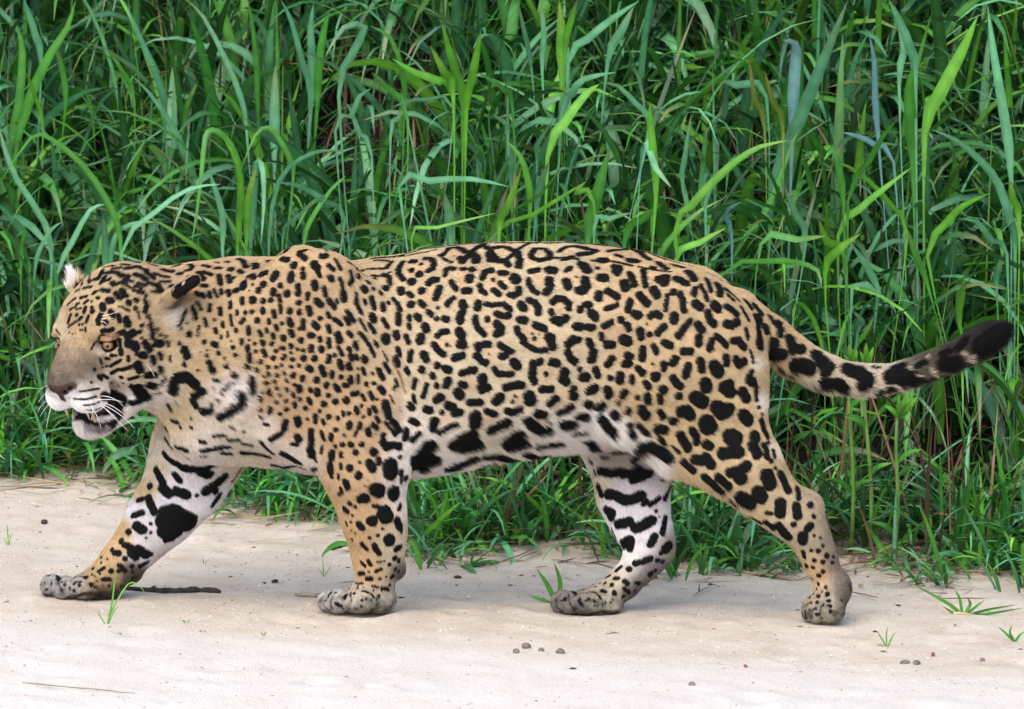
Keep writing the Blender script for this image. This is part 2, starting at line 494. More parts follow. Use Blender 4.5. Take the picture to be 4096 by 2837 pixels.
# ---- polygonise (surface nets)
def surface(Dg):
    ins = Dg < 0
    n = np.array(Dg.shape) - 1
    cnt = np.zeros(n, np.uint8)
    for i in (0, 1):
        for j in (0, 1):
            for k in (0, 1):
                cnt += ins[i:i + n[0], j:j + n[1], k:k + n[2]]
    cell = np.argwhere((cnt > 0) & (cnt < 8))
    cid = np.full(n, -1, np.int32)
    cid[tuple(cell.T)] = np.arange(len(cell))
    cor = [(i, j, k) for i in (0, 1) for j in (0, 1) for k in (0, 1)]
    val = np.stack([Dg[cell[:, 0] + i, cell[:, 1] + j, cell[:, 2] + k] for i, j, k in cor], 1)
    acc = np.zeros((len(cell), 3)); num = np.zeros(len(cell))
    for a in range(8):
        for b_ in range(a + 1, 8):
            if sum(abs(np.array(cor[a]) - np.array(cor[b_]))) != 1: continue
            va, vb = val[:, a], val[:, b_]
            msk = (va < 0) != (vb < 0)
            t = np.where(msk, va / np.where(msk, va - vb, 1), 0)
            p = np.array(cor[a])[None] + t[:, None] * (np.array(cor[b_]) - np.array(cor[a]))[None]
            acc += p * msk[:, None]; num += msk
    Vv = LO + DX * (cell + acc / num[:, None])
    faces = []
    for ax in range(3):
        o = [1 if q == ax else 0 for q in range(3)]
        A = ins[:-1 if ax == 0 else None, :-1 if ax == 1 else None, :-1 if ax == 2 else None]
        B = ins[o[0]:, o[1]:, o[2]:]
        e = np.argwhere(A != B)
        fl = A[tuple(e.T)]
        u, v = (ax + 1) % 3, (ax + 2) % 3
        ok = (e[:, u] > 0) & (e[:, v] > 0) & (e[:, u] < n[u]) & (e[:, v] < n[v])
        e, fl = e[ok], fl[ok]
        def c(du, dv):
            q = e.copy(); q[:, u] -= du; q[:, v] -= dv
            return cid[tuple(q.T)]
        qd = np.stack([c(1, 1), c(0, 1), c(0, 0), c(1, 0)], 1)
        qd[~fl] = qd[~fl][:, ::-1]
        faces.append(qd)
    return Vv, np.concatenate(faces)

# keep the soles from sinking: clip the body at the ground
_gx, _gy = np.meshgrid(AX[0], AX[1], indexing='ij')
_gz = ground_z(_gx, _gy).astype(np.float32)
kz = int(0.12 / DX)
zz = AX[2][None, None, :kz].astype(np.float32)
D[:, :, :kz] = np.maximum(D[:, :, :kz], (_gz[:, :, None] - 0.001) - zz)
BV, BF = surface(D)
del D
# relax a little
def relax(Vv, Fq, it, lam=0.5):
    n = len(Vv)
    e = np.concatenate([Fq[:, [0, 1]], Fq[:, [1, 2]], Fq[:, [2, 3]], Fq[:, [3, 0]]])
    for _ in range(it):
        s = np.zeros((n, 3)); c = np.zeros(n)
        for k in range(3):
            s[:, k] = np.bincount(e[:, 0], Vv[e[:, 1], k], n) + np.bincount(e[:, 1], Vv[e[:, 0], k], n)
        c = np.bincount(e[:, 0], minlength=n) + np.bincount(e[:, 1], minlength=n)
        Vv = Vv + lam * (s / np.maximum(c, 1)[:, None] - Vv)
    return Vv
BV = relax(BV, BF, 2)
# subtle muscle and skin undulation
me0 = mesh_np('body_cage', BV, BF)
ob0 = bpy.data.objects.new('body_cage', me0); COL.objects.link(ob0)
md = ob0.modifiers.new('s', 'SUBSURF'); md.levels = 1; md.render_levels = 1
dg = bpy.context.evaluated_depsgraph_get()
body_me = bpy.data.meshes.new_from_object(ob0.evaluated_get(dg))
bpy.data.objects.remove(ob0); bpy.data.meshes.remove(me0)
body_me.name = 'body'
nv = len(body_me.vertices)
VP = np.zeros(nv * 3, np.float32); body_me.vertices.foreach_get('co', VP); VP = VP.reshape(-1, 3).astype(float)
VN = np.zeros(nv * 3, np.float32); body_me.vertices.foreach_get('normal', VN); VN = VN.reshape(-1, 3).astype(float)
print('body verts', nv)

# soft muscle and skin relief
rel = 0.0022 * fbm(VP * np.array([1.3, 1.0, 0.6]), 61, 5.0, 2) * smooth(0.12, 0.3, VP[:, 2])
sh = np.exp(-(((VP[:, 0] + 0.30) / 0.10) ** 2 + ((VP[:, 2] - 0.42) / 0.22) ** 2)) * (VP[:, 1] < -0.05)
rel += 0.0022 * sh * np.sin((VP[:, 0] * 1.0 + VP[:, 2] * 0.42) * 150 + 2 * fbm(VP, 62, 4, 2))
VP += VN * rel[:, None]
body_me.vertices.foreach_set('co', VP.astype(np.float32).ravel())
body_me.update()
body_me.vertices.foreach_get('normal', (nb_ := np.zeros(nv * 3, np.float32)))
VN = nb_.reshape(-1, 3).astype(float)
# ------------------------------------------------------------------ coat markings, plus a few strokes painting shade into skin folds, one stroke per mark: x,y[,x,y..]:radius in crop pixels
CROPS = {'A': (150, 1000, 1.9943), 'B': (800, 950, 2.66), 'C': (800, 1500, 2.56), 'D': (1550, 950, 2.66), 'E': (1550, 1450, 2.66),
         'F': (2300, 950, 2.66), 'G': (2300, 1500, 2.56), 'T': (2900, 1100, 1.7734), 'H': (100, 1700, 2.1278), 'I': (1150, 1700, 1.995),
         'J': (2100, 1700, 1.9943), 'K': (2700, 1700, 1.8775)}
MARKS = {}
MARKS['A'] = """735,95,795,105:16 660,120,720,125:14 530,150,605,135:12 690,155,740,148,805,138:18 600,155,650,150:16 450,180,515,172:13 530,190,595,185:20
630,190,660,210,710,215:22 820,155,860,165:18 880,115,935,130:14 870,190,915,225:22 780,205,820,215,850,235:22 930,195,980,210,1030,220:16 1000,160,1060,170:22
1125,190:24 1175,165,1210,160,1225,135,1195,115:15 1080,130,1115,120:18 1200,220:18 1315,120,1355,135:16 1320,175,1375,200:17 1280,185,1310,235:22 690,245,755,255:15
595,265,605,278:22 655,265,700,280:17 800,268,860,285:13 885,265,930,290:18 975,258,1045,258:13 955,295,975,330:25 780,292,820,305:15 730,300,765,322:14 795,335,835,345:17
515,320,560,330:20 670,325,695,365:24 625,350,650,385:22 573,403:32 455,240,470,245:16 405,260,445,250:12 370,312,415,300:13 440,350,462,330:14 478,383:17 345,382,385,370:14
500,270,530,220:14 545,250,575,230:12 370,425,395,405:12 305,435,325,428:9 430,410:10 725,425:24 783,405:22 775,470:18 515,440,522,470:23 437,492:18 432,460:13
370,500,380,460:14 305,475,345,465:9 580,490,600,530:20 650,455:9 670,460,730,490:10 850,410,865,450:16 860,460,848,500:18 645,525,655,570:18 705,560,715,595:27 545,580:22
500,520,480,560,485,590:18 795,505,808,550:12 405,530,385,580:11 310,520:14 255,480,270,470:8 260,520,240,585:12 240,620,280,590,310,570:9 330,555,350,540:13 330,600:9
358,595:10 378,625,382,650:9 338,640:9 358,640:8 250,660:7 300,665:6 275,670:7 240,440,300,390:9 265,470,300,455:8 870,535,890,600:14 885,610,905,640:18 905,670,905,705:20
825,608:17 945,640:14 970,682:14 1007,695:12 810,660:16 820,705:11 715,690,760,665:28 630,675,690,655:18 515,650,560,645,600,635:16 725,745,775,775:34 655,720,655,765:14
850,745,885,795:26 940,745,970,750:28 1028,735,1035,770:11 658,800,665,830:18 570,780,620,770:16 590,845:16 625,845:11 785,830:16 820,840,850,845:24 720,855,720,880:14
910,860,920,905:20 965,830,972,865:16 1045,855,1052,890:11 545,868,570,875:12 580,930,620,905,660,880:12 495,870,510,910:10 520,938:9 550,930:11 790,915,810,955:30
965,945,975,970:18 590,985,640,955,690,950,725,935:15 735,935:16 860,1000,920,1000:25 665,1015:16 520,1000,560,1025:12 490,1010,510,1028:16 455,955:14 730,1025,790,1010:16
870,1075,905,1080:27 430,1055:12 590,1060:8 640,1075:8 680,1060:9 720,1085,740,1065:8 775,1090,810,1130:36 810,1160,860,1170:32 740,1220,820,1205:18 1000,1010,970,1075:10
910,1135,960,1125:7 335,1130,400,1120,490,1105:8 290,1190,380,1190,470,1170:8 360,1240,430,1235,490,1215:7 1110,610,1140,550,1165,500:14 1225,470,1245,550:20
1330,555,1340,600:16 1180,590:13 1130,635:12 1280,610,1270,685:12 1200,680:22 1322,735:18 1125,748:16 1165,800,1185,845:30 1345,845:14 1295,815:8 1350,800:8 1265,425,1300,480:12
1365,445,1365,485:16 1305,285,1335,290:17 1260,350,1315,375:18 1365,355:18 1160,915:20 1360,900,1380,960:22 1060,1120,1070,1050,1110,1020,1180,1010,1250,1070:38
1240,1160,1310,1120:26 1225,1190,1260,1240:22 1310,1285,1370,1275:25 1270,960:12 1025,1220,1050,1270:12 1100,1225:10 1070,1350,1110,1370:16 1075,1190:9 1220,1335:12 1220,1410:16 1135,1415:12
1110,330,1180,310,1250,265:50 1070,300,1120,350:25 905,335,980,350:12 860,370:14 330,330,300,345:9 420,215,390,235:10"""
MARKS['B'] = """800,150,860,150,925,130:24 1110,125,1045,145,1060,190,1115,220:28 1270,120,1340,150:10 1290,200,1330,200:31 535,205,565,210:32 675,205,705,205:29 725,260,745,290:33
580,285,580,335:30 870,225,915,235:33 992,293:40 1085,330:25 1087,395,1087,420:31 1210,285,1235,320:42 1245,350,1272,405:24 1360,300,1415,345:24 1430,240,1460,290,1490,340:20
1380,430,1392,445:32 640,390,695,370:28 800,385,775,435:38 962,395,958,445:38 400,235,450,260,475,320:25 320,345:36 265,262,290,268:20 145,265,190,270:14 160,325,200,328:23
30,300,80,310:21 35,365,95,400:20 412,360,428,382:26 350,435:20 188,410,210,490:28 292,415,308,475:26 5,400,20,450:25 15,515,45,515:24 505,410,565,425:26 452,480,455,525:34
552,497:17 670,497:36 612,562:33 515,565:11 850,510:28 778,570,772,590:34 920,597:39 1038,520,1038,595:31 1145,595,1135,650:23 1205,485,1222,535:35 1315,535,1328,610:25
1480,430,1505,500,1515,560:20 1515,590,1525,660:35 1585,365,1605,450,1575,495:24 1600,455:33 1675,410:30 365,562,388,562:29 288,570,308,610:25 212,565,220,590:23 140,555,172,630:18
90,590,105,630:22 15,600,28,640:20 555,665:42 438,655,445,690:27 665,675:30 745,668:27 838,620,845,670:24 1043,695:30 1235,670,1280,715:34 1370,670,1420,745:28 1445,665,1458,695:19
316,690,315,740:23 93,730,94,775:24 205,755,210,810:24 383,780,388,815:19 475,797:24 543,790:26 660,765,660,795:28 847,725,855,790:22 775,785,790,840:25 948,785:34 1050,785,1052,805:24
1145,750,1168,805:31 1270,858:26 1353,805,1368,850:23 1430,870,1500,925:25 1535,855,1580,915:28 1560,785,1625,885:25 1735,540,1748,560:36 1650,600,1650,690,1700,790:24 1700,790,1725,825:12
1740,675,1752,695:24 1820,640,1850,750:27 1830,830,1840,870:38 1695,870,1760,985:16 1800,925,1850,1000:25 1940,710,1950,760:29 2000,690:24 2055,650,2100,720,2120,780:22 1940,870,1990,950:24
2105,820,2105,910:32 1965,1060,1975,1095:44 2080,1035:38 1858,1110,1885,1155:20 1820,400,1890,405:18 1850,430:20 1940,390,2000,410,2015,490:25 1970,535:37 1775,465,1800,490:16 1840,545:23
1915,585:26 1745,400:22 1560,265,1700,240,1850,205,1980,190:14 1590,290,1690,285,1800,275:12 1650,325,1720,345:16 1850,245,1950,240,2030,255,1990,300:18 1770,330,1860,330:16 1910,325,1980,320:22
2080,190,2128,190:22 40,870,60,940:22 145,880:17 233,910,237,945:19 318,830,332,930:18 460,870,430,905:23 605,880:33 725,875,730,905:23 865,915:22 945,880,962,930:31 1088,885,1090,960:27
1205,915,1240,960:31 1352,940,1370,995:26 157,980,160,1005:24 378,985:23 290,1010,290,1050:16 508,955,510,1015:27 625,1000,645,1040:24 695,975,702,1005:21 798,940,815,975:24 1050,970:20
955,1000,975,1035:28 1460,1030,1478,1095:36 1575,1012,1600,1045:26 218,1060:21 770,1035,772,1055:26 882,1070:34 1070,1090:32 1160,1040,1195,1040:30 1270,1070,1275,1090:25 1362,1085,1372,1155:27
40,1110:22 130,1130,155,1140:28 437,1095,437,1120:25 518,1092:16 325,1100:12 575,1130:24 650,1108,662,1135:26 757,1130:25 345,1168:23 495,1165,495,1185:29 960,1145,972,1165:23
1175,1165,1172,1195:31 1283,1175,1283,1200:31 1460,1165,1510,1250:22 1575,1180,1590,1205:24 1640,1125,1665,1180:26 1685,1100:11 1690,1015,1760,1090,1810,1170,1850,1260:20 185,1230:24 65,1255:20
250,1280:20 370,1250:23 580,1210:23 668,1210,682,1245:27 805,1210:23 850,1175:18 885,1180:24 965,1225:15 1030,1192:20 1092,1200:20 512,1250,520,1315:28 775,1280:28 890,1260,880,1290:24
982,1297:24 1095,1285:34 1215,1285:34 1428,1250:22 1370,1270,1355,1320:27 1480,1320,1500,1385:31 1595,1255,1615,1300:25 1650,1250,1670,1290:20 1740,1280,1755,1310:35 1945,1210,2000,1320:9
630,1325:27 485,1375:30 585,1405:28 713,1378:23 800,1378:21 862,1355:21 962,1375:24 1048,1362:22 265,1368:26 80,1330,100,1380,130,1410:30 1145,1385,1180,1405:32 1285,1380,1315,1460:30
1400,1440,1400,1475:27 1580,1355,1590,1390:30 1675,1395:14 1725,1395,1748,1450:20 1830,1445:20 1890,1410,1940,1500:30 1965,1340,2010,1430:22 710,1450:25 663,1475:17 813,1465:24
883,1430,892,1450:17 985,1465:31 1085,1485,1085,1510:27 335,1460:34 1237,1515:36 1495,1485:26 1590,1495,1590,1530:30 1675,1470,1680,1545:22 530,1505,530,1590:36 675,1545,695,1545:21 780,1525:24
912,1520:22 1340,1575:30 1765,1560:26 1840,1550:22 1550,1575:28 2070,1500,2095,1570:14 130,1510,180,1520:16 270,1560,320,1530:16"""
MARKS['C'] = """505,40,505,160:38 615,172:16 690,150,698,190:22 782,132:20 876,135,885,162:18 960,100:18 1000,125,1010,150:31 808,203:20 945,190,955,218:20 1120,145,1130,165:23 1200,160,1200,200:29 1310,208:25
1380,115,1410,155:27 1290,100:31 1480,105,1500,105:28 1535,25,1535,70:27 605,243:28 770,273:23 876,262:22 1017,247:24 963,290,970,322:22 1110,250,1125,285:25 1265,298:33 1383,268:31 1490,258:36
1560,195,1605,185:26 1662,210,1680,255:21 1740,185,1760,235:24 1810,250:18 1845,135,1870,170:30 1700,90:24 1780,88:18 1990,50,2000,100,1975,140:18 1940,205,1975,280:9 2030,280,2050,370:8 605,350:23
705,340,705,375:26 877,347:25 815,390:22 1075,342:25 1220,368:20 1650,315:20 1590,340,1610,385:25 1725,355,1735,395:22 1775,330,1805,375:22 1890,290,1910,350,1920,420:40 1845,350,1875,415:12
1460,380,1462,410:18 1522,390:25 1315,430:31 1407,440:24 1670,430:20 1800,435,1830,475:20 610,428:18 650,498,690,502:18 990,450,1000,510:34 1093,450:22 1172,415,1175,485:25 1250,460,1262,500:18
1520,500,1522,530:31 1632,500,1625,540:25 1388,560:26 1600,575,1580,615:19 1470,617:20 1760,510,1800,540:26 1720,560,1725,600:30 1790,605:14 1890,480,1940,545,1990,610:22 1960,470,2010,530,2030,570:34
865,475,855,550:33 820,590,720,655:28 390,190,400,280,330,330,250,390,200,420:42 215,140,300,70:14 195,180:14 165,250:18 105,300:20 10,165,40,165:14 115,120:9 25,355,90,365:28 295,518,345,522:16
440,568:20 130,620,250,600:18 285,655,390,640:20 430,690,510,710:18 0,680,40,685:22 10,780,150,755,290,725:25 0,835,70,828:9 215,800,300,800:23 430,795,550,805,680,830:30 610,680,690,760,750,805:16
840,800,920,850,1000,900:30 730,920,850,950,950,985,1050,1010:24 1080,1040,1200,1065,1340,1110:16 1125,955,1180,950:14 990,635,1005,660:35 940,705,985,715:23 1132,570,1132,640,1125,720:30
1120,760,1140,830:38 1165,850,1180,890:15 1235,585,1262,665:21 1335,615,1335,650:25 1240,740,1235,795:17 1250,720:12 1380,725:20 1453,715:25 1542,712:31 1653,707:30 1590,790:30 1442,795,1442,830:20
1350,790,1340,850:33 1320,910,1335,990:30 1335,1010,1345,1040:18 1437,905,1443,950:19 1530,950:36 1412,1020,1410,1055:15 1630,890:18 1620,1025:40 1770,785:42 1825,865,1825,895:31 1730,900,1760,960:42
1860,680,1900,740,1960,710,2030,730:38 1870,615:25 1940,930,1950,990:75 2040,840:22 2060,980,2065,1100:22 1490,1095,1510,1140:35 1440,1160,1445,1200,1415,1215:15 1720,1075:12 1690,1135:9 1585,1180:11
1790,1165,1830,1185:65 1980,1195,1990,1225:62 1650,1260,1680,1260:50 1530,1310:28 1590,1345:20 1475,1365,1500,1390:25 1560,1435:13 1785,1340,1815,1340:24 1890,1415,1910,1450:72 2055,1340,2045,1370:25"""
MARKS['I'] = """675,765:45 880,760,895,810:32 915,800,912,850:14 570,790,595,820:28 503,775:12 465,770,475,795:8 510,840:8 540,862:9 515,910:12 760,828:12 718,882:15 653,900:15 810,910,820,925:45 590,945,630,990:16
690,960,705,990,730,1020:24 870,990,895,975:25 855,1060:22 890,1080:20 590,1095,612,1120:14 645,1085,665,1115:16 718,1093,745,1090:9 770,1085:8 812,1113:16 860,1145:16 708,1165,745,1150:15
570,1185,605,1180:16 648,1170:11 885,1165:14 838,1210:20 635,1225,665,1225:20 735,1225:13 787,1212:9 545,1258,600,1262:8 560,1300:9 500,1303:11 437,1300:8 680,1285,715,1290:12 755,1300,790,1305:16
815,1275:12 600,1325,640,1335:10 685,1320:9 462,1365:24 325,1375,350,1335:9 730,1365:15 670,1350,688,1375:10 595,1400:12 630,1385:10 670,1398:9 505,1335,502,1360:7 390,1425,430,1445:14"""
MARKS['D'] = """60,195,150,160,300,140,440,120,570,120:14 80,205,220,195,380,180,500,150:14 500,130,560,120:20 615,92,660,85:8 780,60,880,80,1000,85,1140,50:30 1270,45,1400,55,1500,60,1590,50:18
1650,45,1800,50,2040,55:16 640,130,720,120,820,165:28 640,140,590,190,545,200:22 560,210,610,245,670,270:15 770,225,785,265:32 700,203:10 890,185,940,215,930,250:42 1070,170,1080,240,1160,250,1240,250,1280,290:33
1130,110,1200,100,1290,115,1370,150,1400,230,1390,300:33 1515,180,1560,110,1660,110,1720,170,1700,230,1600,240,1530,210,1515,180:28 1820,150,1880,110,1990,100,2110,110:22 1850,240,1900,235,1960,215:26
2050,180,2128,165:30 150,260,110,320,110,380,160,440:28 250,470:45 335,395:40 250,350:30 250,260,285,262:28 355,290:20 390,235,460,240,490,290,470,340,430,360:28 430,490,480,450,510,455:36
130,550,140,580:38 215,590,255,625:25 360,570:40 545,540,530,580,510,640:36 60,650,105,710,135,765:22 245,710:42 350,690,380,725:30 530,745:22 105,820,112,910:25 223,840,228,870:25 305,835,335,870:33
220,930,232,965:23 395,945,405,975:40 425,790,460,820:28 520,860:28 590,860,630,870:33 690,645,645,680,630,710:30 795,700,805,730:42 790,800,760,870,775,890:38 610,400,610,350,650,330,700,335:25
780,340,810,340:24 895,345:38 865,430,865,455:42 670,470,700,520,725,550:28 815,570,860,570:38 1005,430,1030,370,1100,355:32 1000,440:28 1120,450:24 1195,380,1250,380:32 1345,425,1360,450:50
1195,490,1240,530:30 975,510,985,560,1030,590:28 1125,560,1180,605:30 1390,540,1390,590,1330,620,1300,610:34 1510,360,1590,345:32 1710,350,1760,355:45 1490,450,1510,520,1550,570,1590,590:27 1710,460,1720,500:45
1720,540,1680,590:38 1890,360,1945,325:25 2060,290,2110,340:45 1895,470,1915,525:42 2095,450,2100,520:40 2020,565,2080,560:38 2000,420:12 1415,715,1440,750:42 1500,665,1560,690,1600,750,1600,800:34
1750,690,1800,650,1870,660,1920,710,1920,750:35 1730,785,1740,810:30 1770,880,1830,900,1890,860:42 2040,765:38 2090,720,2128,700:28 960,705,950,745:40 1040,705,1110,720,1190,710:26 1235,710,1300,770:30
1155,810,1220,835,1290,840:32 1270,820:25 930,850,930,900,950,960,1020,1030:30 1058,870:33 1155,920,1200,960,1200,1010,1150,1025:40 1405,875,1455,880:40 1570,930,1660,970:37 630,1000,570,1000,525,1050:30
625,1140:20 670,1155:8 490,1140,530,1200,590,1245:32 755,1000,790,1040:45 775,1135,795,1135:48 710,1285,785,1255:40 1370,960,1380,1020,1450,1085:30 1430,1110,1500,1160,1590,1205,1690,1195:28 1500,1165,1560,1190:20
1700,1060,1740,1060,1730,1120,1750,1160:42 1555,1075:22 1535,1022:14 1610,1030:10 82,1015,95,1065:32 190,1050,220,1115:26 350,1055,340,1105:40 105,1180,130,1250:25 85,1290,100,1350:35 240,1220,235,1300:30
375,1240,405,1295:38 960,1190,950,1150,1010,1140,1070,1135:34 935,1260,970,1280:35 1000,1320,1040,1335:35 1190,1140,1250,1180,1310,1210:32 1205,1262,1245,1262:36 1335,1325,1375,1365:45 1075,1240:10
195,1395,220,1435:28 360,1405:38 525,1360:36 610,1395,650,1410:38 470,1460,480,1480:30 790,1440,870,1415,920,1410:36 1130,1400,1170,1450,1250,1455,1320,1450:30 1620,1320,1550,1340,1535,1410,1530,1480,1555,1530:38
1740,1325,1800,1340:40 1680,1450:28 1880,1430,1850,1500,1890,1530:48 1970,1090,1920,1130:45 1960,1080,2030,1090:32 1910,1220,1940,1280,1990,1320:38 2005,945,2045,950:42 2110,945:20 2040,1400:28 2070,1480,2110,1490:45
2120,1080,2120,1120:20"""
MARKS['E'] = """290,185,280,260:27 410,235,395,290,375,360:24 515,245:28 635,195,620,240:38 780,232,815,240:34 1005,165,1005,200:45 980,260,1060,265,1000,295:36 280,355,290,405:26 520,390,555,375:42 745,320,765,350:46
865,425,980,425:35 1250,265,1310,255,1380,230,1420,245:38 1190,370,1150,410:46 1500,360,1510,405:55 1640,280,1730,280:38 1325,415:19 1350,360:14 235,460,260,475:36 405,490,440,505:38 570,530:27 640,460,685,475:42
710,540,765,530:38 1720,430,1775,380:38 1980,270,1950,310:30 1960,355,1985,360:38 1270,510,1320,530,1400,495:35 1050,515,1130,550:32 1580,540,1650,545:42 1810,520,1880,500,1940,465:32 2105,440,2128,460:32
250,610,310,640:34 490,620,470,690:42 930,570,920,650:55 540,740,630,695,720,655:26 1080,715,1170,670,1260,630:42 1480,620,1520,660,1600,710,1670,710:50 1700,620:20 190,720,185,810:30 260,815,330,750:28
880,770,760,830,700,880:60 800,900,930,870:60 430,880,370,960,300,1030:65 340,1080,440,1040:80 360,1140:45 1360,770,1260,830,1300,880,1390,860:65 1560,885,1680,860,1800,845:38 1860,650,1940,660:50 2030,570,2090,570:40
1930,750,2080,730:18 2070,830,2128,820:30 640,1120,760,1070,890,1020:48 1040,990,1150,970,1300,1030:42 980,1080,1100,1050:18 1460,1040,1550,1000,1630,980:38 200,1230,240,1250:30"""
MARKS['F'] = """30,185,130,170,220,140:28 20,110,100,120,200,135:25 190,75,350,80,500,80,640,110:14 700,125,800,160,900,190,1000,225:12 340,150,420,135,520,130:20 600,140,680,170,720,200,770,230:30 560,240,650,250:32
425,192,480,205:22 260,245,320,245:38 80,290,100,310,125,350:42 235,325:23 415,320,465,330,430,370:40 265,425,310,430:44 100,450,115,520,60,570:45 580,380,610,440,630,500:33 520,480,530,530:48
718,350,730,420,745,510:28 820,325:34 870,265,920,300,960,330:30 1020,285,1080,310,1130,325:25 890,440,950,420,940,470:48 830,550,860,610:45 1190,365,1230,410,1260,450:36 1060,430,1120,460,1180,495:36
1190,290,1270,325,1340,365:12 1380,375,1480,420:14 250,600,245,640:42 345,570,400,600,440,630:38 680,605,720,660,760,700:40 140,715:40 45,770:38 320,755,385,745,440,715:28 580,670,565,730,560,775:34
980,610,965,690,960,770:24 1040,580:38 1110,600,1140,650,1140,710,1155,780:32 1050,840,1050,875:48 1270,555,1258,610:32 1330,520,1370,590,1395,660:26 1280,710,1320,740:46 1385,450,1420,510,1440,570:26
1505,500,1540,550,1530,600:36 1480,715,1510,755:46 1590,545,1650,580,1740,660:18 1620,605,1680,660:20 1610,735,1660,765,1710,810:34 1770,740,1800,800,1840,870:22 1800,660,1870,745:22 1900,710,1980,810:28
1540,450,1620,480:12 1660,500,1780,580:14 170,805,210,845:45 640,815,670,825:44 800,835,850,810,895,835:36 35,945:40 140,955,180,955:38 305,945,380,900:32 480,875:38 545,930,565,975:34 1405,800,1420,870,1470,920:38
1480,900:28 1610,920,1670,930,1720,900:42 1220,890,1150,970,1100,1050:34 1090,1040:36 1300,930,1340,980:42 1310,1060,1310,1130:38 685,985,695,1060:38 785,1030:31 950,950,890,990,880,1015:36 1815,975,1830,1065:24
275,1030,275,1075:28 510,1085,550,1105:52 25,1090:32 145,1110,160,1140:38 335,1140,385,1140:42 945,1120,1010,1150:38 1450,1100,1430,1180:36 1500,1050,1560,1090,1600,1150:32 1680,1100,1740,1090,1790,1170:36
190,1220,170,1300:42 715,1190,710,1290:38 830,1155,865,1225:28 1150,1210,1220,1210:40 550,1250,590,1265:35 525,1345,570,1340:40 390,1290,340,1350:38 1060,1290,1040,1330:42 940,1350,940,1390:36 990,1345:22
1600,1270,1610,1340:36 1710,1300,1740,1350,1790,1320:42 1325,1310,1345,1400:42 1480,1370,1520,1430:62 1200,1370,1170,1460:42 670,1400,710,1440:36 850,1480:52 215,1400,235,1470:34 100,1480:48 45,1400:28
475,1465,470,1520:42 600,1480,600,1540:28 370,1495:32 820,1345:15 760,920:12 1040,1500,1080,1560,1110,1585:40 745,1545,770,1575:30 1385,1560:58 1860,1200,1890,1330:14 1870,1430,1830,1520:30 1900,1500,1930,1590:18"""
MARKS['G'] = """140,165,195,135:42 325,155,335,200:42 500,175,475,205:38 430,270:27 628,225:27 730,215,735,260:40 725,90,740,120:34 890,140,905,160:38 862,210,865,275:30 1060,217:40 1330,85,1340,130:58
1570,100,1520,130,1590,180:55 1710,170,1750,240:48 1230,230,1300,275:65 130,300:45 265,300,230,330:38 525,365:40 670,350,710,410:48 860,375,890,430:34 995,467:44 380,390,405,420:42 250,440,300,500,370,570:45
1080,375,1140,360,1170,410:55 1450,330,1500,390,1560,350:65 1500,420:45 1720,410,1765,460:58 1340,490,1360,530:80 20,420,90,420:36 540,500:30 550,570,580,610:34 630,505,680,560,730,600:28 830,550,900,560:48
850,640,900,700:28 1070,610,1110,690,1150,750:42 1190,560,1230,620,1240,690:36 1340,705,1370,725:46 990,730,1060,790:20 1590,630,1630,650:75 1510,800,1580,790,1670,790:58 1510,830:40
1220,860,1300,880,1330,840,1390,920:48 1830,620,1840,660:50 1810,720,1850,780,1860,810:50 1920,720,1950,770,1960,840:30 2020,770,2040,840:18 1900,460,1920,540,1960,630:26 1830,60,1850,180,1850,250:22
1780,20,1800,80:36 1590,1000,1680,980,1750,930:52 1690,1060:62 1090,880,1160,940,1210,980:32 1960,1030,1990,1110:68 2100,1010,2140,1080,2180,1180:36 1320,1040,1400,1110,1490,1190:34 1460,1045,1510,1090,1570,1140:40
1870,1200,1900,1250:65 1700,1260,1780,1310:70 2270,1150,2290,1260:26 2100,1310,2100,1410:52 1955,1405,2010,1420:18 2260,1340,2280,1440:42 1560,1260,1640,1330:14 1790,1450,1900,1520:16
640,720,750,710,850,760,950,850:44 1872,330:20 1905,400:16 1968,690:22 2000,880:24 2045,950:20 2090,1000:16"""
MARKS['K'] = """680,730,720,760,735,775:22 780,760,810,800,845,840:34 690,655:18 720,662:14 1015,600:25 1040,685:18 895,745:22 990,780,1020,755:28 960,830,960,870:36 960,950,970,990:17 1025,940:15 1075,945:18 1045,830:12
1110,905:15 1045,1015:18 1110,1028:18 1140,980:22 985,1055:18 1035,1068:16 1110,1100:17 1080,1130:18 1025,1150:10 1075,1190:14 1130,1215:13 1105,1248:8 1065,1228:7 1145,1270:18 1045,1262:9 1080,1285:14
1155,1320:15 1070,1330:14 1025,1335:10 1020,1295:10 1115,1352:9 1170,1362:12 1060,1380:12 1168,1402:14 1065,1422:14 985,1390,995,1440:10 1180,1030:14 1090,845:10 1185,990:12 555,690,640,730:10"""
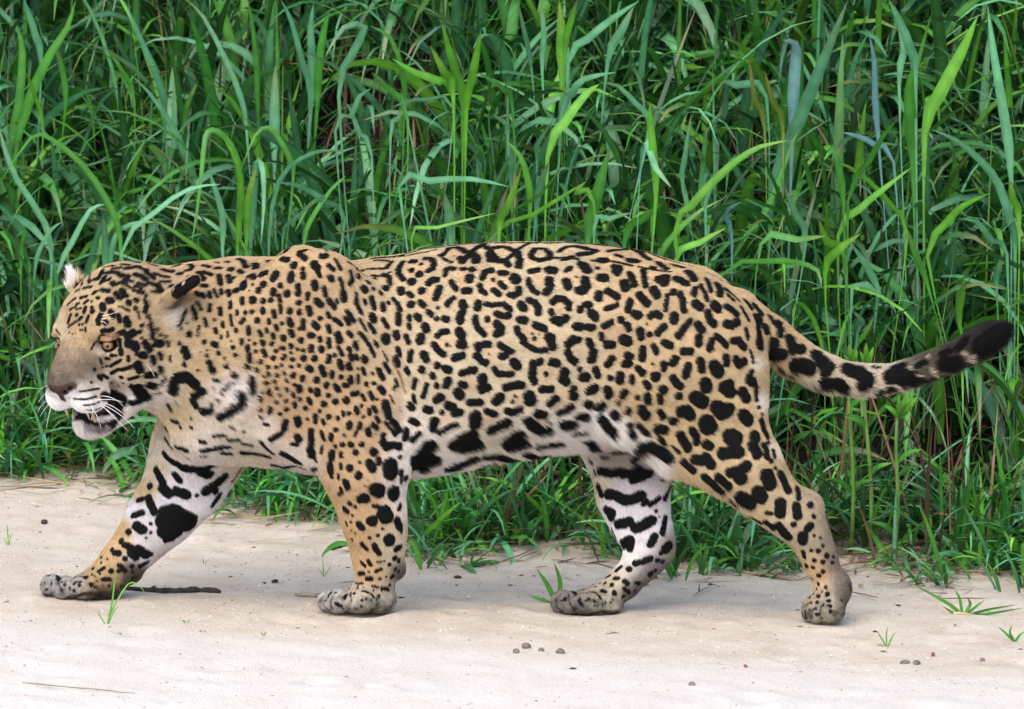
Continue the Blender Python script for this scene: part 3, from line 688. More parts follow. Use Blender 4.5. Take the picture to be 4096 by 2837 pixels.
MARKS['J'] = """500,140,530,190,560,200:30 600,240,630,240:22 680,205,760,195,830,200:25 880,190,980,170,1060,200,1130,260:45 860,270,950,240:35 860,430,980,380,1080,310,1150,280:42
600,360,680,380,760,370,830,390,890,350:38 780,400:30 1080,420,1150,360:18 510,260,530,290:14 545,350,560,390:10 580,480,610,560:22 660,550,720,560,790,600,860,590,930,560:42 945,630,970,605:22 1000,635,1070,580:20
1150,470,1110,590:18 650,680,690,700,680,730:36 1045,685:15 1070,730:10 740,790,830,770:40 880,820,940,800,1010,760:42 1120,740,1095,860:24 780,950,840,920,830,970:40 1000,950,1035,890:32 1120,990,1150,960:38
1085,1020:20 690,830,715,880:12 880,1100,940,1090,1000,1065:26 1055,1080:20 1100,1085:18 830,1150:26 730,1160,765,1130:16 1000,1190:25 1040,1160:18 650,1215,680,1200:9 715,1222,745,1222:15 795,1245,815,1265:20
885,1255:15 910,1265:18 692,1275:17 640,1260:12 600,1262:8 795,1305,830,1335:18 615,1322,640,1328:15 715,1345:22 520,1335,570,1345:9 585,1360,600,1380:12 790,1365:15 510,1390:13 555,1408:12 640,1415:10
685,1415:9 390,1335,410,1350:14 320,1390:16 435,1400,450,1430:14 485,1400:10"""
MARKS['H'] = """1190,20,1270,80,1350,120,1440,140,1530,140:20 1290,180,1370,205:22 1180,110,1210,155,1240,190:14 1320,15:12 1410,10:12 1170,240,1220,300,1290,330,1340,370:25 1380,265:16 1360,365,1440,370,1530,370,1590,340:35
1500,400,1560,420:40 1270,420,1310,465:30 1110,380,1140,440,1170,490:32 1170,530,1220,580:42 1290,560,1370,590:42 1460,597:18 1540,560,1620,500,1690,440:42 1620,560:30 1600,680,1660,590:22 1770,480,1850,370:14
1060,520:28 960,640,1000,630:20 1050,620,1080,700,1100,740:32 1180,740,1260,720,1340,760,1420,800:50 1180,820,1300,830,1400,840:70 1200,900,1280,900:70 1210,970,1250,960:35 920,770,1000,745:24 1070,840:14
950,860,1000,890:40 1070,915:15 1030,960:10 880,908:28 820,985:25 850,1020,900,1040:28 960,1060,1030,1100:42 900,1090,940,1120:35 740,1060:17 765,1085,800,1090:25 850,1135:22 1075,1100:18 980,1200,1040,1170:20
650,1125:12 800,1190,850,1240:20 910,1200:20 580,1220:14 625,1245,675,1215:14 730,1243:22 800,1240:20 515,1295:20 650,1170:10 700,1140:9 420,1350:12 465,1362:15 565,1360:20 280,1285,290,1315:14 385,1390:14
235,1350:15 340,1360:14 420,1410:14 660,1315,720,1310:18 415,1248:7 355,1238:8 450,1275:9 320,1280:10"""
MARKS['T'] = """225,310,235,400,240,490:38 283,370,290,400:28 340,480,320,560,400,560:45 305,290,335,340:18 370,340,385,420:30 370,640,470,700:14 450,450,480,530,540,520:38 500,640,560,640,590,660:58 640,560,690,610,710,680:48
740,650:42 700,770,800,770,830,800:45 610,780,690,800:10 860,660,940,690,1000,740:55 960,790,1010,770:40 1035,655,1080,660:12 1170,720,1250,720,1330,740:60 1180,660,1260,640:25 1250,785:20 1400,750,1480,720:14
1060,830,1170,810:24 1350,650,1420,620:22 1540,640,1620,640,1640,680:55 1520,570,1590,540:25 1810,520,1900,460,2010,400:78 1640,530,1700,470:30"""
# ------------------------------------------------------------------ coat colour
bvh = BVHTree.FromPolygons([tuple(v) for v in BV], [tuple(int(i) for i in f) for f in BF])
camv = Vector(CAM)
def hit(px, py):
    d = Vector(ray(px, py)).normalized()
    loc, n, i, t = bvh.ray_cast(camv, d)
    if loc is None:
        y0 = -0.1 if py < 1900 else 0.0
        loc, n, i, t = bvh.find_nearest(Vector(W(px, py, y0)))
    return np.array(loc)

def strokes(txt, crop):
    ox, oy, sc = CROPS[crop]
    for tok in txt.split():
        p, r = tok.split(':')
        v = np.array([float(q) for q in p.split(',')]).reshape(-1, 2) / sc + np.array([ox, oy])
        yield v, float(r) / sc * S

def seg_dist(P, pts):
    if len(pts) == 1:
        return np.linalg.norm(P - pts[0], axis=1)
    best = np.full(len(P), 9.0)
    for a, b_ in zip(pts[:-1], pts[1:]):
        ab = b_ - a
        t = np.clip(((P - a) @ ab) / max(ab @ ab, 1e-12), 0, 1)
        best = np.minimum(best, np.linalg.norm(P - a - t[:, None] * ab, axis=1))
    return best

SPOTS = []
for cr, txt in MARKS.items():
    for v, r in strokes(txt, cr):
        pts = np.array([hit(*q) for q in v])
        if len(pts) > 1:                                   # a stroke must not jump between limbs
            keep = [0]
            for k in range(1, len(pts)):
                if abs(pts[k][1] - pts[keep[-1]][1]) < 0.07: keep.append(k)
            pts = pts[keep]
        _c = pts.mean(0)
        _n = bvh.find_nearest(Vector(_c))[1]
        _v = CAM - _c; _v /= np.linalg.norm(_v)
        r *= min(1.3, max(0.3, abs(float(np.dot(_n, _v)))) ** -0.25)
        r = r * {'A': 1.24, 'B': 1.16, 'C': 1.16, 'H': 1.10, 'I': 1.06, 'J': 1.06, 'K': 1.08, 'T': 1.0, 'E': 1.25}.get(cr, 1.17) + (0.0004 if cr == 'A' else 0.0006)
        SPOTS.append((pts, r))
        if cr in 'BDEFG':                                  # the far flank carries like markings
            q = pts * np.array([1, -1, 1]) + np.array([0.012 * math.sin(pts[0][0] * 40), 0, 0])
            if pts[:, 1].max() < -0.06:
                SPOTS.append((np.array([bvh.find_nearest(Vector(w))[0] for w in q]), r))
        if cr == 'A':                                      # and so does the far cheek
            q = ((pts - HO) @ HRM) / HK
            if q[:, 1].min() > 0.045:
                q = HO + HK * ((q * np.array([1, -1, 1])) @ HRM.T)
                SPOTS.append((np.array([bvh.find_nearest(Vector(w))[0] for w in q]), r))
# small dark spots over the toes and wrists
_r = np.random.default_rng(5)
_sel = np.where((BV[:, 2] - ground_z(BV[:, 0], BV[:, 1]) < 0.062) & (BV[:, 2] - ground_z(BV[:, 0], BV[:, 1]) > 0.016))[0]
_got = []
for i in _r.permutation(_sel):
    p = BV[i]
    if all(np.linalg.norm(p - g) > 0.0135 for g in _got):
        _got.append(p)
        SPOTS.append((p[None].copy(), float(_r.uniform(0.0022, 0.0042))))
    if len(_got) > 170: break
# dark row along the spine
for x in np.arange(-0.30, 0.45, 0.052):
    a = bvh.find_nearest(Vector((x, 0.004, 0.9)))[0]; b_ = bvh.find_nearest(Vector((x + 0.03, -0.002, 0.9)))[0]
    SPOTS.append((np.array([a, b_]), 0.011))

BASE = [  # px, py, sigma, r, g, b
 (900,1150,110,206,162,114),(1200,1250,120,206,160,108),(1250,1600,120,206,158,108),(1450,1300,90,208,170,128),(1800,1150,130,208,172,126),(1900,1400,130,215,186,152),
 (2200,1300,130,212,180,140),(2000,1650,120,214,188,156),(1800,1850,90,224,210,200),(2100,1800,80,226,214,206),(1650,1900,60,226,214,206),(2250,1780,60,230,220,214),(2380,1700,30,228,218,210),(2470,1745,28,234,226,220),(2560,1795,26,236,228,222),(2640,1845,20,236,228,222),(2600,1200,130,208,166,114),(2800,1400,130,206,166,118),
 (2800,1700,110,206,166,114),(2950,1950,90,206,168,120),(3200,2120,60,190,160,126),(3330,2140,40,140,118,102),(3370,2270,40,125,106,94),(3240,2310,40,208,160,104),(3290,2440,50,168,152,132),(3390,2380,30,110,94,84),
 (3052,1610,16,232,218,204),(3022,1450,16,228,212,196),(3108,1800,15,222,200,176),(3270,2010,40,170,140,112),
 (3050,1350,60,206,163,112),(3350,1520,60,206,176,146),(3520,1520,60,198,176,155),(3700,1480,60,92,78,68),(3820,1420,50,62,52,47),(4000,1330,60,40,34,34),
 (930,1555,40,238,232,232),(850,1600,40,222,200,178),(900,1640,40,226,208,192),(880,1400,80,206,164,116),(700,1680,60,220,184,138),(800,1800,60,226,212,204),(950,1800,60,216,194,172),(1150,1885,50,205,184,172),
 (1060,1725,34,228,214,200),(1180,1835,40,226,212,202),(700,1800,50,226,206,186),
 (1450,1950,70,208,160,108),(1600,1950,40,226,214,208),(1440,2200,50,206,156,100),(1570,2200,40,206,180,150),(1320,2400,45,158,150,146),(1420,2400,40,172,160,146),(1520,2400,45,165,152,136),(1470,2310,40,210,163,108),(1605,2280,22,70,62,62),(1500,2446,30,110,98,88),
 (592,1960,20,218,176,122),(780,1980,70,210,204,212),(700,2100,50,206,198,204),(620,2180,40,196,186,186),(470,2150,24,214,166,106),(400,2290,35,200,155,100),(230,2330,40,150,146,144),(290,2340,30,160,150,140),(420,2390,30,84,70,58),(540,2310,24,90,78,72),(630,1880,18,222,186,140),
 (2500,1830,50,176,156,146),(2550,1980,60,206,196,206),(2550,2100,60,212,206,212),(2395,1950,25,226,204,172),(2500,2220,45,228,220,214),(2440,2300,35,218,192,160),(2620,2290,40,108,96,94),(2560,2370,35,104,92,88),(2680,2180,25,150,132,118),(2290,2400,50,132,122,118),(2400,2390,40,176,160,140),(2330,2452,25,84,70,58),
 (430,1130,45,208,170,120),(490,1250,45,206,164,114),(560,1350,45,206,164,116),(620,1480,45,212,176,134),(290,1400,35,176,138,104),(230,1510,30,112,92,80),(340,1470,32,140,112,92),(250,1440,28,146,116,96),(390,1398,10,206,180,160),(360,1555,25,196,174,160),
 (330,1610,28,244,238,238),(360,1725,45,228,216,210),(215,1600,22,246,242,240),(560,1610,35,232,220,212),(640,1560,35,230,214,204),(630,1200,35,196,158,116),(695,1275,24,222,204,188),(460,1535,26,222,200,184),(278,1112,12,246,236,232),(240,1330,20,214,180,140),(330,1330,30,204,160,110),(520,1480,35,208,170,126),(720,1400,45,210,172,130)]
BASE_XY = np.array([b_[:2] for b_ in BASE], float); BASE_S = np.array([b_[2] for b_ in BASE], float)
BASE_C = np.array([lin(*b_[3:]) for b_ in BASE])
_k = np.where((BASE_XY[:, 1] > 1900) & (BASE_XY[:, 0] > 400), 0.70, 0.70)[:, None]
BASE_C = BASE_C * _k + (1 - _k) * BASE_C.mean(1, keepdims=True) * np.array([1.03, 1.0, 0.94])
_sat = smooth(0.12, 0.45, 1 - BASE_C.min(1, keepdims=True) / BASE_C.max(1, keepdims=True))
BASE_C = BASE_C * (1 + _sat * (np.array([0.80, 0.85, 0.80]) - 1))            # golden tan where the fur is not white
_m = BASE_C.max(1, keepdims=True)
BASE_C = BASE_C * np.where(_m > 0.62, (0.62 + (_m - 0.62) * 0.5) / _m, 1.0)
TAN = {'D': "1220,180:70 1620,170:45 1930,160:60 300,330:110 700,200:80 760,450:110 1150,470:120 1600,460:90 2000,420:90 430,600:120 1120,900:120 1560,1050:140 620,1100:110 1120,1250:120 1700,1450:110 1850,760:80 1500,740:60",
       'E': "900,230:110 1370,380:90 1850,380:100 600,600:80 1050,600:70 290,650:60 1620,620:60", 'F': "400,300:90 560,430:60 800,420:70 1100,400:60 380,660:70 660,700:80 1060,700:60 1320,620:50 1560,850:90 420,980:120 800,920:100 1210,1050:90 1500,1180:90 1720,1220:60 480,1270:80",
       'G': "1520,240:50 1760,320:50 950,640:70 1280,630:50"}
TANS = [(hit(*v[0]), r) for cr, t in TAN.items() for v, r in strokes(t, cr)]
PAINT = [  # crop, strokes, colour, softness
 ('E', "60,0,130,150,190,330,215,440:9", (120, 78, 46), 0.5),  # brown line paints the shade of the skin fold behind the shoulder
 ('A', "480,725,500,745,545,752,590,735,604,692,545,676,495,688,480,725:11 470,735,450,755,428,795:12 600,700,640,690:8", (22, 16, 15), 0.3),
 ('A', "460,792,520,802,560,784:6", (224, 210, 204), 0.5),
 ('A', "1085,320,1130,345,1190,310,1255,262:40 1090,370,1160,350:22", (24, 19, 20), 0.25),
 ('I', "505,1340,512,1400,500,1470:7 355,1365,345,1420,360,1470:6 300,1400,290,1440:6", (44, 36, 32), 0.6),  # dark strokes paint shade into the toe creases
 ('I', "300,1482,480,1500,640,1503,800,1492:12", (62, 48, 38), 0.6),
 ('H', "285,1330,300,1380,330,1430:8 168,1340,175,1420:7 590,1280,590,1340,620,1390:8", (44, 36, 32), 0.6),  # painted crease shade between the toes, far front paw
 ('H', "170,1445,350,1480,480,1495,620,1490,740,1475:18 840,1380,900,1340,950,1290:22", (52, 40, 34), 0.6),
 ('J', "350,1350,360,1420,400,1470:9 440,1380,470,1450:8 250,1400,255,1460:8", (40, 32, 29), 0.6),  # painted crease shade between the toes, far hind paw
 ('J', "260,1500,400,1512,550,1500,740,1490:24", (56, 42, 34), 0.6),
 ('K', "1100,1360,1090,1420,1110,1460:7 1000,1340,975,1400,985,1460:9 1040,1375,1030,1440:5", (46, 38, 34), 0.6),  # painted crease shade between the toes, near hind paw
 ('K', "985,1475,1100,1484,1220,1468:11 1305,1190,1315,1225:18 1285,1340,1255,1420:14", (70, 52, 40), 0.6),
 ('A', "105,1098,180,1114,285,1082:34 160,1135,215,1140:26 190,1150,208,1195:22", (74, 55, 50), 0.3),
 ('A', "215,1122,265,1098:15 100,1108,130,1120:8", (16, 12, 12), 0.3),
 ('A', "530,1165,620,1185,655,1235,640,1320,600,1395:40 560,1230,590,1290:52 310,1338,400,1368,500,1388,580,1370:22 400,1280,500,1262:11", (22, 17, 19), 0.3),
 ('A', "560,1425,470,1425,390,1412:22", (110, 98, 94), 0.9),
 ('A', "270,1292,330,1308:8 420,1312,465,1322:11", (214, 148, 82), 0.3),
 ('A', "1160,272:15 1078,330:9", (226, 214, 200), 0.4),
 ('A', "1090,400,1180,385,1260,310:12", (212, 160, 98), 0.5),
 ('T', "1090,680,1085,760,1105,795:13 1300,660,1370,720,1392,770:9 1425,580,1458,680,1480,722:11 1680,560,1720,610,1765,645:14 1030,820,1010,800:8", (196, 176, 152), 0.6),
 ('A', "232,122,290,140,350,205:16 245,120,228,160:7", (30, 23, 23), 0.3),
 ('A', "150,640,180,680:9 145,760,160,790:7", (40, 28, 24), 0.4),
]
PAINTS = []
for cr, t, c, so in PAINT:
    for v, r in strokes(t, cr):
        PAINTS.append((np.array([hit(*q) for q in v]), r, lin(*c), so))
GAPE = [((0.110, 0, -0.1125), (0.056, 0.036, 0.0135)), ((0.078, 0, -0.110), (0.036, 0.056, 0.020))]

def coat(P):
    """fur colour at points on the skin"""
    px, py = PX(P)
    n = len(P)
    col = np.zeros((n, 3)); wsum = np.full(n, 1e-9)
    for k in range(len(BASE)):
        q = ((px - BASE_XY[k, 0]) ** 2 + (py - BASE_XY[k, 1]) ** 2) / (BASE_S[k] * 1.5) ** 2
        w = np.exp(-np.minimum(q, 40)) + 1e-3 / (1 + q) ** 2
        col += w[:, None] * BASE_C[k]; wsum += w
    col /= wsum[:, None]
    low = 1 + 0.09 * fbm(P, 21, 9, 2) + 0.06 * fbm(P, 22, 45, 2)
    col *= low[:, None]
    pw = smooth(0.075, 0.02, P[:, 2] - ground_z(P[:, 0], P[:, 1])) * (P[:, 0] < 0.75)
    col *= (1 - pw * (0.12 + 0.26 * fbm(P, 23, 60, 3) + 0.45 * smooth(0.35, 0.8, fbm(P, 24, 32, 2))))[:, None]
    hl = ((P - HO) @ HRM) / HK
    mz = smooth(0.05, 0.09, hl[:, 0]) * (hl[:, 2] > -0.075) * (np.abs(hl[:, 1]) < 0.06)
    col *= (1 + mz * (0.10 * fbm(P, 26, 37, 2) + 0.10 * np.random.default_rng(3).normal(size=len(P)) - 0.12))[:, None]
    order = np.argsort(P[:, 0]); xs = P[order, 0]
    wob = 0.0008 * fbm(P, 31, 55, 2) + 0.0006 * fbm(P, 32, 190, 2)
    def near(pts, r):
        lo, hi = pts[:, 0].min() - r, pts[:, 0].max() + r
        s = order[np.searchsorted(xs, lo):np.searchsorted(xs, hi)]
        Q = P[s]
        m_ = (Q[:, 1] > pts[:, 1].min() - r) & (Q[:, 1] < pts[:, 1].max() + r) & (Q[:, 2] > pts[:, 2].min() - r) & (Q[:, 2] < pts[:, 2].max() + r)
        return s[m_]
    tanc = lin(190, 156, 120)
    tw = np.zeros(n)
    for c, r in TANS:
        s = near(c[None], r * 1.5)
        tw[s] = np.maximum(tw[s], smooth(r * 1.4, r * 0.6, np.linalg.norm(P[s] - c, axis=1)))
    col += (tw * 0.42)[:, None] * (tanc * low[:, None] - col)
    blk = np.zeros(n)
    for pts, r in SPOTS:
        s = near(pts, r + 0.004)
        if len(s) == 0: continue
        d = seg_dist(P[s], pts) + wob[s] * min(1.0, r / 0.007)
        blk[s] = np.maximum(blk[s], smooth(r + 0.0009, r - 0.0012, d))
    dark = lin(9, 7, 8)
    col += blk[:, None] * (dark - col)
    for pts, r, c, so in PAINTS:
        s = near(pts, r * (1 + so) + 0.003)
        if len(s) == 0: continue
        w = smooth(r * (1 + so), r * (1 - so), seg_dist(P[s], pts) + wob[s] * 0.6)
        col[s] += w[:, None] * (c - col[s])
    loc = ((P - HO) @ HRM) / HK
    g = np.zeros(n)
    for c, r in GAPE:
        q = np.sqrt((((loc - np.array(c)) / (np.array(r) * 1.06)) ** 2).sum(1))
        g = np.maximum(g, smooth(1.12, 0.98, q))
    col += g[:, None] * (lin(26, 18, 20) - col)
    for s_ in (1, -1):
        q = np.sqrt((((loc - np.array([0.0795, 0.0525 * s_, 0.0085])) / np.array([0.0155, 0.0175, 0.0075])) ** 2).sum(1))
        col += (smooth(1.3, 1.05, q) * 0.7)[:, None] * (lin(128, 96, 72) - col)
        q2 = np.sqrt((((loc - np.array([0.0800, 0.0515 * s_, -0.0020])) / (0.0122 / HK)) ** 2).sum(1))
        w = smooth(1.35, 1.15, q) * smooth(0.0080, 0.0055, loc[:, 2])
        w = np.maximum(w, smooth(1.55, 1.3, q2) * (loc[:, 2] < 0.006))
        col += w[:, None] * (lin(24, 17, 16) - col)
    return np.clip(col, 0.004, 0.9)

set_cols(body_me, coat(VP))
mskin, nt, b = new_mat('jaguar_skin')
at = node(nt, 'ShaderNodeAttribute', attribute_name='col')
nt.links.new(at.outputs['Color'], b.inputs['Base Color'])
b.inputs['Roughness'].default_value = 0.75
b.inputs['Specular IOR Level'].default_value = 0.15
mfur, nt, b = new_mat('jaguar_fur')
at = node(nt, 'ShaderNodeAttribute', attribute_name='col')
nt.links.new(at.outputs['Color'], b.inputs['Base Color'])
b.inputs['Roughness'].default_value = 0.65
b.inputs['Specular IOR Level'].default_value = 0.12

jag = empty('jaguar', (0.0, 0.0, float(ground_z(0, 0))))
tag(jag, 'spotted jaguar walking across the sand with its mouth slightly open', 'jaguar')
body_me.materials.clear()
body = link('body', body_me, jag, mskin)

# ------------------------------------------------------------------ fur strands, combed along the body
NH_ = 460000
body_me.calc_loop_triangles()
nt_ = len(body_me.loop_triangles)
TI = np.zeros(nt_ * 3, np.int32); body_me.loop_triangles.foreach_get('vertices', TI); TI = TI.reshape(-1, 3)
A_, B_, C_ = VP[TI[:, 0]], VP[TI[:, 1]], VP[TI[:, 2]]
cr = np.cross(B_ - A_, C_ - A_)
area = np.linalg.norm(cr, axis=1) / 2
TN = cr / np.maximum(area * 2, 1e-12)[:, None]
ctr = (A_ + B_ + C_) / 3
tocam = CAM - ctr; tocam /= np.linalg.norm(tocam, axis=1)[:, None]
face = (TN * tocam).sum(1)
tloc = ((ctr - HO) @ HRM) / HK
mouth = np.zeros(nt_, bool)
for c, r in GAPE:
    mouth |= (((tloc - np.array(c)) / (np.array(r) * 1.05)) ** 2).sum(1) < 1.05
headish = (np.linalg.norm(tloc, axis=1) < 0.2)
nosey = (((tloc - np.array([0.152, 0, -0.056])) / np.array([0.016, 0.028, 0.019])) ** 2).sum(1) < 1.0
eyez = ((tloc[:, 0] - 0.09) ** 2 + (np.abs(tloc[:, 1]) - 0.053) ** 2 + (tloc[:, 2]) ** 2) < 0.013 ** 2
wgt = area * smooth(-0.55, -0.3, face) * np.where(headish, 1.5, 1.0) * (~mouth) * (~nosey) * (~eyez) * (TN[:, 2] > -0.95)
cdf = np.cumsum(wgt); cdf /= cdf[-1]
ti = np.searchsorted(cdf, rng.random(NH_))
r1, r2 = np.sqrt(rng.random(NH_)), rng.random(NH_)
ba = np.stack([1 - r1, r1 * (1 - r2), r1 * r2], 1)[:, :, None]
RP = (np.stack([A_[ti], B_[ti], C_[ti]], 1) * ba).sum(1)
RN = (np.stack([VN[TI[ti, 0]], VN[TI[ti, 1]], VN[TI[ti, 2]]], 1) * ba).sum(1)
RN /= np.linalg.norm(RN, axis=1)[:, None]
rpx, rpy = PX(RP)
rl = ((RP - HO) @ HRM) / HK
on_head = smooth(0.21, 0.15, np.linalg.norm(rl - np.array([0.03, 0, -0.03]), axis=1))
nose_p = H(0.16, 0, -0.03)
flow_head = RP - nose_p; flow_head /= np.linalg.norm(flow_head, axis=1)[:, None]
leg = smooth(0.30, 0.20, RP[:, 2]) * (rpx < 3330)
hind_meta = (rpy > 1900) & (rpx > 2300)
flow = np.tile(np.array([1.0, 0.0, -0.38]), (NH_, 1))
flow[:, 2] -= 0.25 * smooth(0.55, 0.35, RP[:, 2])
paw = smooth(0.075, 0.045, RP[:, 2])
down = np.stack([0.30 - 0.9 * paw, 0 * paw, -1.0 + 0.55 * paw], 1)
flow = flow * (1 - leg)[:, None] + down * leg[:, None]
tail = (rpx > 3060) & (rpy < 1620)
flow[tail] = np.array([1.0, 0, 0.0])
ft = np.clip((rpx[tail] - 3060) / 1000, 0, 1)
flow[tail, 2] = -0.75 + 1.55 * ft
flow = flow * (1 - on_head)[:, None] + flow_head * on_head[:, None]
flow += 0.16 * rng.normal(size=flow.shape) + 0.12 * np.stack([fbm(RP, 41, 14, 2), fbm(RP, 42, 14, 2), fbm(RP, 43, 14, 2)], 1)
tg = flow - RN * (flow * RN).sum(1)[:, None]
tg /= np.linalg.norm(tg, axis=1)[:, None] + 1e-9
Ln = np.full(NH_, 0.0058)
belly = smooth(-0.1, -0.7, RN[:, 2]) * (RP[:, 2] > 0.22) * (1 - on_head)
Ln += 0.005 * belly * smooth(-0.45, -0.2, RP[:, 0])
def blob(x, y_, s): return np.exp(-((rpx - x) ** 2 + (rpy - y_) ** 2) / (2 * s * s))
Ln += 0.010 * blob(950, 1570, 90) + 0.008 * blob(2480, 1740, 100) + 0.010 * blob(2640, 1840, 50) + 0.008 * blob(680, 1270, 60) + 0.006 * blob(640, 1570, 70) + 0.005 * blob(2150, 1830, 120)
Ln += 0.012 * blob(280, 1115, 30) + 0.006 * blob(360, 1730, 60)
Ln -= 0.0030 * on_head * smooth(0.02, 0.09, rl[:, 0]) * (rl[:, 2] > -0.115)
Ln -= 0.0015 * leg
Ln[tail] += 0.002 + 0.004 * ft ** 2
Ln = np.maximum(Ln * (0.7 + 0.6 * rng.random(NH_)), 0.003)
lift = 0.26 + 0.18 * rng.random(NH_) + 0.35 * belly + 0.2 * tail
d1 = tg + RN * lift[:, None]; d1 /= np.linalg.norm(d1, axis=1)[:, None]
d2 = tg + RN * (lift * 0.45)[:, None] + 0.10 * rng.normal(size=tg.shape); d2 /= np.linalg.norm(d2, axis=1)[:, None]
d2[:, 2] -= 0.25 * belly
PTS = np.stack([RP - RN * 0.0008, RP + d1 * (Ln * 0.4)[:, None], RP + d1 * (Ln * 0.4)[:, None] + d2 * (Ln * 0.6)[:, None]], 1)
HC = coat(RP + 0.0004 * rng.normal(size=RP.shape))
lum = HC.mean(1)
HC *= (1 + 0.20 * rng.normal(size=NH_))[:, None]
HC = np.clip(HC, 0.004, 0.92)
fur_d = bpy.data.hair_curves.new('fur')
fur_d.add_curves([3] * NH_)
fur_d.attributes['position'].data.foreach_set('vector', PTS.astype(np.float32).ravel())
ra = fur_d.attributes.new('radius', 'FLOAT', 'POINT') if 'radius' not in fur_d.attributes else fur_d.attributes['radius']
ra.data.foreach_set('value', np.tile(np.array([0.00026, 0.00023, 0.00006], np.float32), NH_))
ca = fur_d.attributes.new('col', 'FLOAT_COLOR', 'CURVE')
c4_ = np.ones((NH_, 4), np.float32); c4_[:, :3] = HC
ca.data.foreach_set('color', c4_.ravel())
fur = link('fur', fur_d, jag, mfur)
tag(fur, kind='stuff')

# ------------------------------------------------------------------ eyes, teeth, tongue, whiskers
def uv_ball(name, r, scale=(1, 1, 1), seg=20):
    bm = bmesh.new()
    bmesh.ops.create_uvsphere(bm, u_segments=seg, v_segments=seg // 2 + 4, radius=1.0)
    for v in bm.verts: v.co = Vector((v.co.x * r * scale[0], v.co.y * r * scale[1], v.co.z * r * scale[2]))
    me_ = bpy.data.meshes.new(name); bm.to_mesh(me_); bm.free()
    me_.polygons.foreach_set('use_smooth', np.ones(len(me_.polygons), bool))
    return me_
meye, nt, b = new_mat('amber_eye')
tc = node(nt, 'ShaderNodeTexCoord')
sx = node(nt, 'ShaderNodeSeparateXYZ'); nt.links.new(tc.outputs['Object'], sx.inputs[0])
mr = node(nt, 'ShaderNodeMath', operation='DIVIDE'); mr.inputs[1].default_value = 0.0122
nt.links.new(sx.outputs[2], mr.inputs[0])
rp_ = node(nt, 'ShaderNodeValToRGB')
for k, (p, c) in enumerate([(0.50, (0.02, 0.012, 0.01)), (0.60, (0.16, 0.07, 0.02)), (0.72, (0.22, 0.11, 0.04)), (0.94, (0.32, 0.18, 0.07)), (0.952, (0.01, 0.008, 0.008))]):
    if k >= len(rp_.color_ramp.elements): rp_.color_ramp.elements.new(p)
    rp_.color_ramp.elements[k].position = p; rp_.color_ramp.elements[k].color = (*c, 1)
nt.links.new(mr.outputs[0], rp_.inputs[0]); nt.links.new(rp_.outputs[0], b.inputs['Base Color'])
b.inputs['Roughness'].default_value = 0.12
for s in (1, -1):
    e = link('eye', uv_ball('eye', 0.0122), jag, meye)
    gz_ = HRM @ np.array([0.86, 0.50 * s, -0.10])
    e.matrix_basis = Matrix.Translation(Vector(H(0.0800, 0.0515 * s, -0.0020))) @ Vector(gz_).to_track_quat('Z', 'Y').to_matrix().to_4x4()
mtooth = noise_mat('tooth_ivory', (0.46, 0.34, 0.18), (0.58, 0.46, 0.28), 60, 0.35)
mtongue = noise_mat('tongue_flesh', (0.07, 0.032, 0.03), (0.12, 0.05, 0.042), 80, 0.4)
def tube(name, pts, radii, seg=6):
    pts = np.array(pts, float); n_ = len(pts); V_ = []; F_ = []
    for i in range(n_):
        t = pts[min(i + 1, n_ - 1)] - pts[max(i - 1, 0)]; t /= np.linalg.norm(t)
        up = np.array([0, 0, 1.0]) if abs(t[2]) < 0.9 else np.array([1.0, 0, 0])
        a = np.cross(t, up); a /= np.linalg.norm(a); c = np.cross(t, a)
        for j in range(seg):
            q = 2 * math.pi * j / seg
            V_.append(pts[i] + radii[i] * (a * math.cos(q) + c * math.sin(q)))
    for i in range(n_ - 1):
        for j in range(seg):
            k = (j + 1) % seg
            F_.append([i * seg + j, i * seg + k, (i + 1) * seg + k, (i + 1) * seg + j])
    V_ += [pts[0], pts[-1]]
    me_ = bpy.data.meshes.new(name)
    caps = [[n_ * seg, (j + 1) % seg, j] for j in range(seg)] + [[n_ * seg + 1, (n_ - 1) * seg + j, (n_ - 1) * seg + (j + 1) % seg] for j in range(seg)]
    me_.from_pydata([tuple(v) for v in V_], [], F_ + caps)
    me_.polygons.foreach_set('use_smooth', np.ones(len(me_.polygons), bool))
    return me_
for s in (1, -1):
    link('tooth', tube('tooth', [H(0.112, 0.021 * s, -0.136), H(0.116, 0.023 * s, -0.124), H(0.114, 0.0235 * s, -0.110)], [0.0050, 0.0036, 0.0008], 8), jag, mtooth)
    link('tooth', tube('tooth', [H(0.128, 0.022 * s, -0.092), H(0.131, 0.0235 * s, -0.106), H(0.128, 0.024 * s, -0.122)], [0.0052, 0.0038, 0.0009], 8), jag, mtooth)
tm = uv_ball('tongue', 1.0, (0.042, 0.024, 0.008))
to = link('tongue', tm, jag, mtongue)
to.matrix_basis = Matrix.Translation(Vector(H(0.070, 0, -0.124))) @ Matrix([[*HRM[0]], [*HRM[1]], [*HRM[2]]]).to_4x4()
mwh = noise_mat('whisker_white', (0.82, 0.80, 0.76), (0.88, 0.86, 0.82), 30, 0.4)
def whisk(p, ctrl, q, y1=-0.06):
    c = lambda v: (150 + v[0] / 1.9943, 1000 + v[1] / 1.9943)
    a = hit(*c(p)); e_ = W(*c(q), a[1] + y1); m1 = W(*c(ctrl), a[1] + y1 * 0.55)
    ts = np.linspace(0, 1, 8)
    pts = [(1 - t) ** 2 * a + 2 * t * (1 - t) * m1 + t * t * e_ for t in ts]
    link('whisker', tube('whisker', pts, np.linspace(0.00062, 0.00022, 8), 4), jag, mwh)
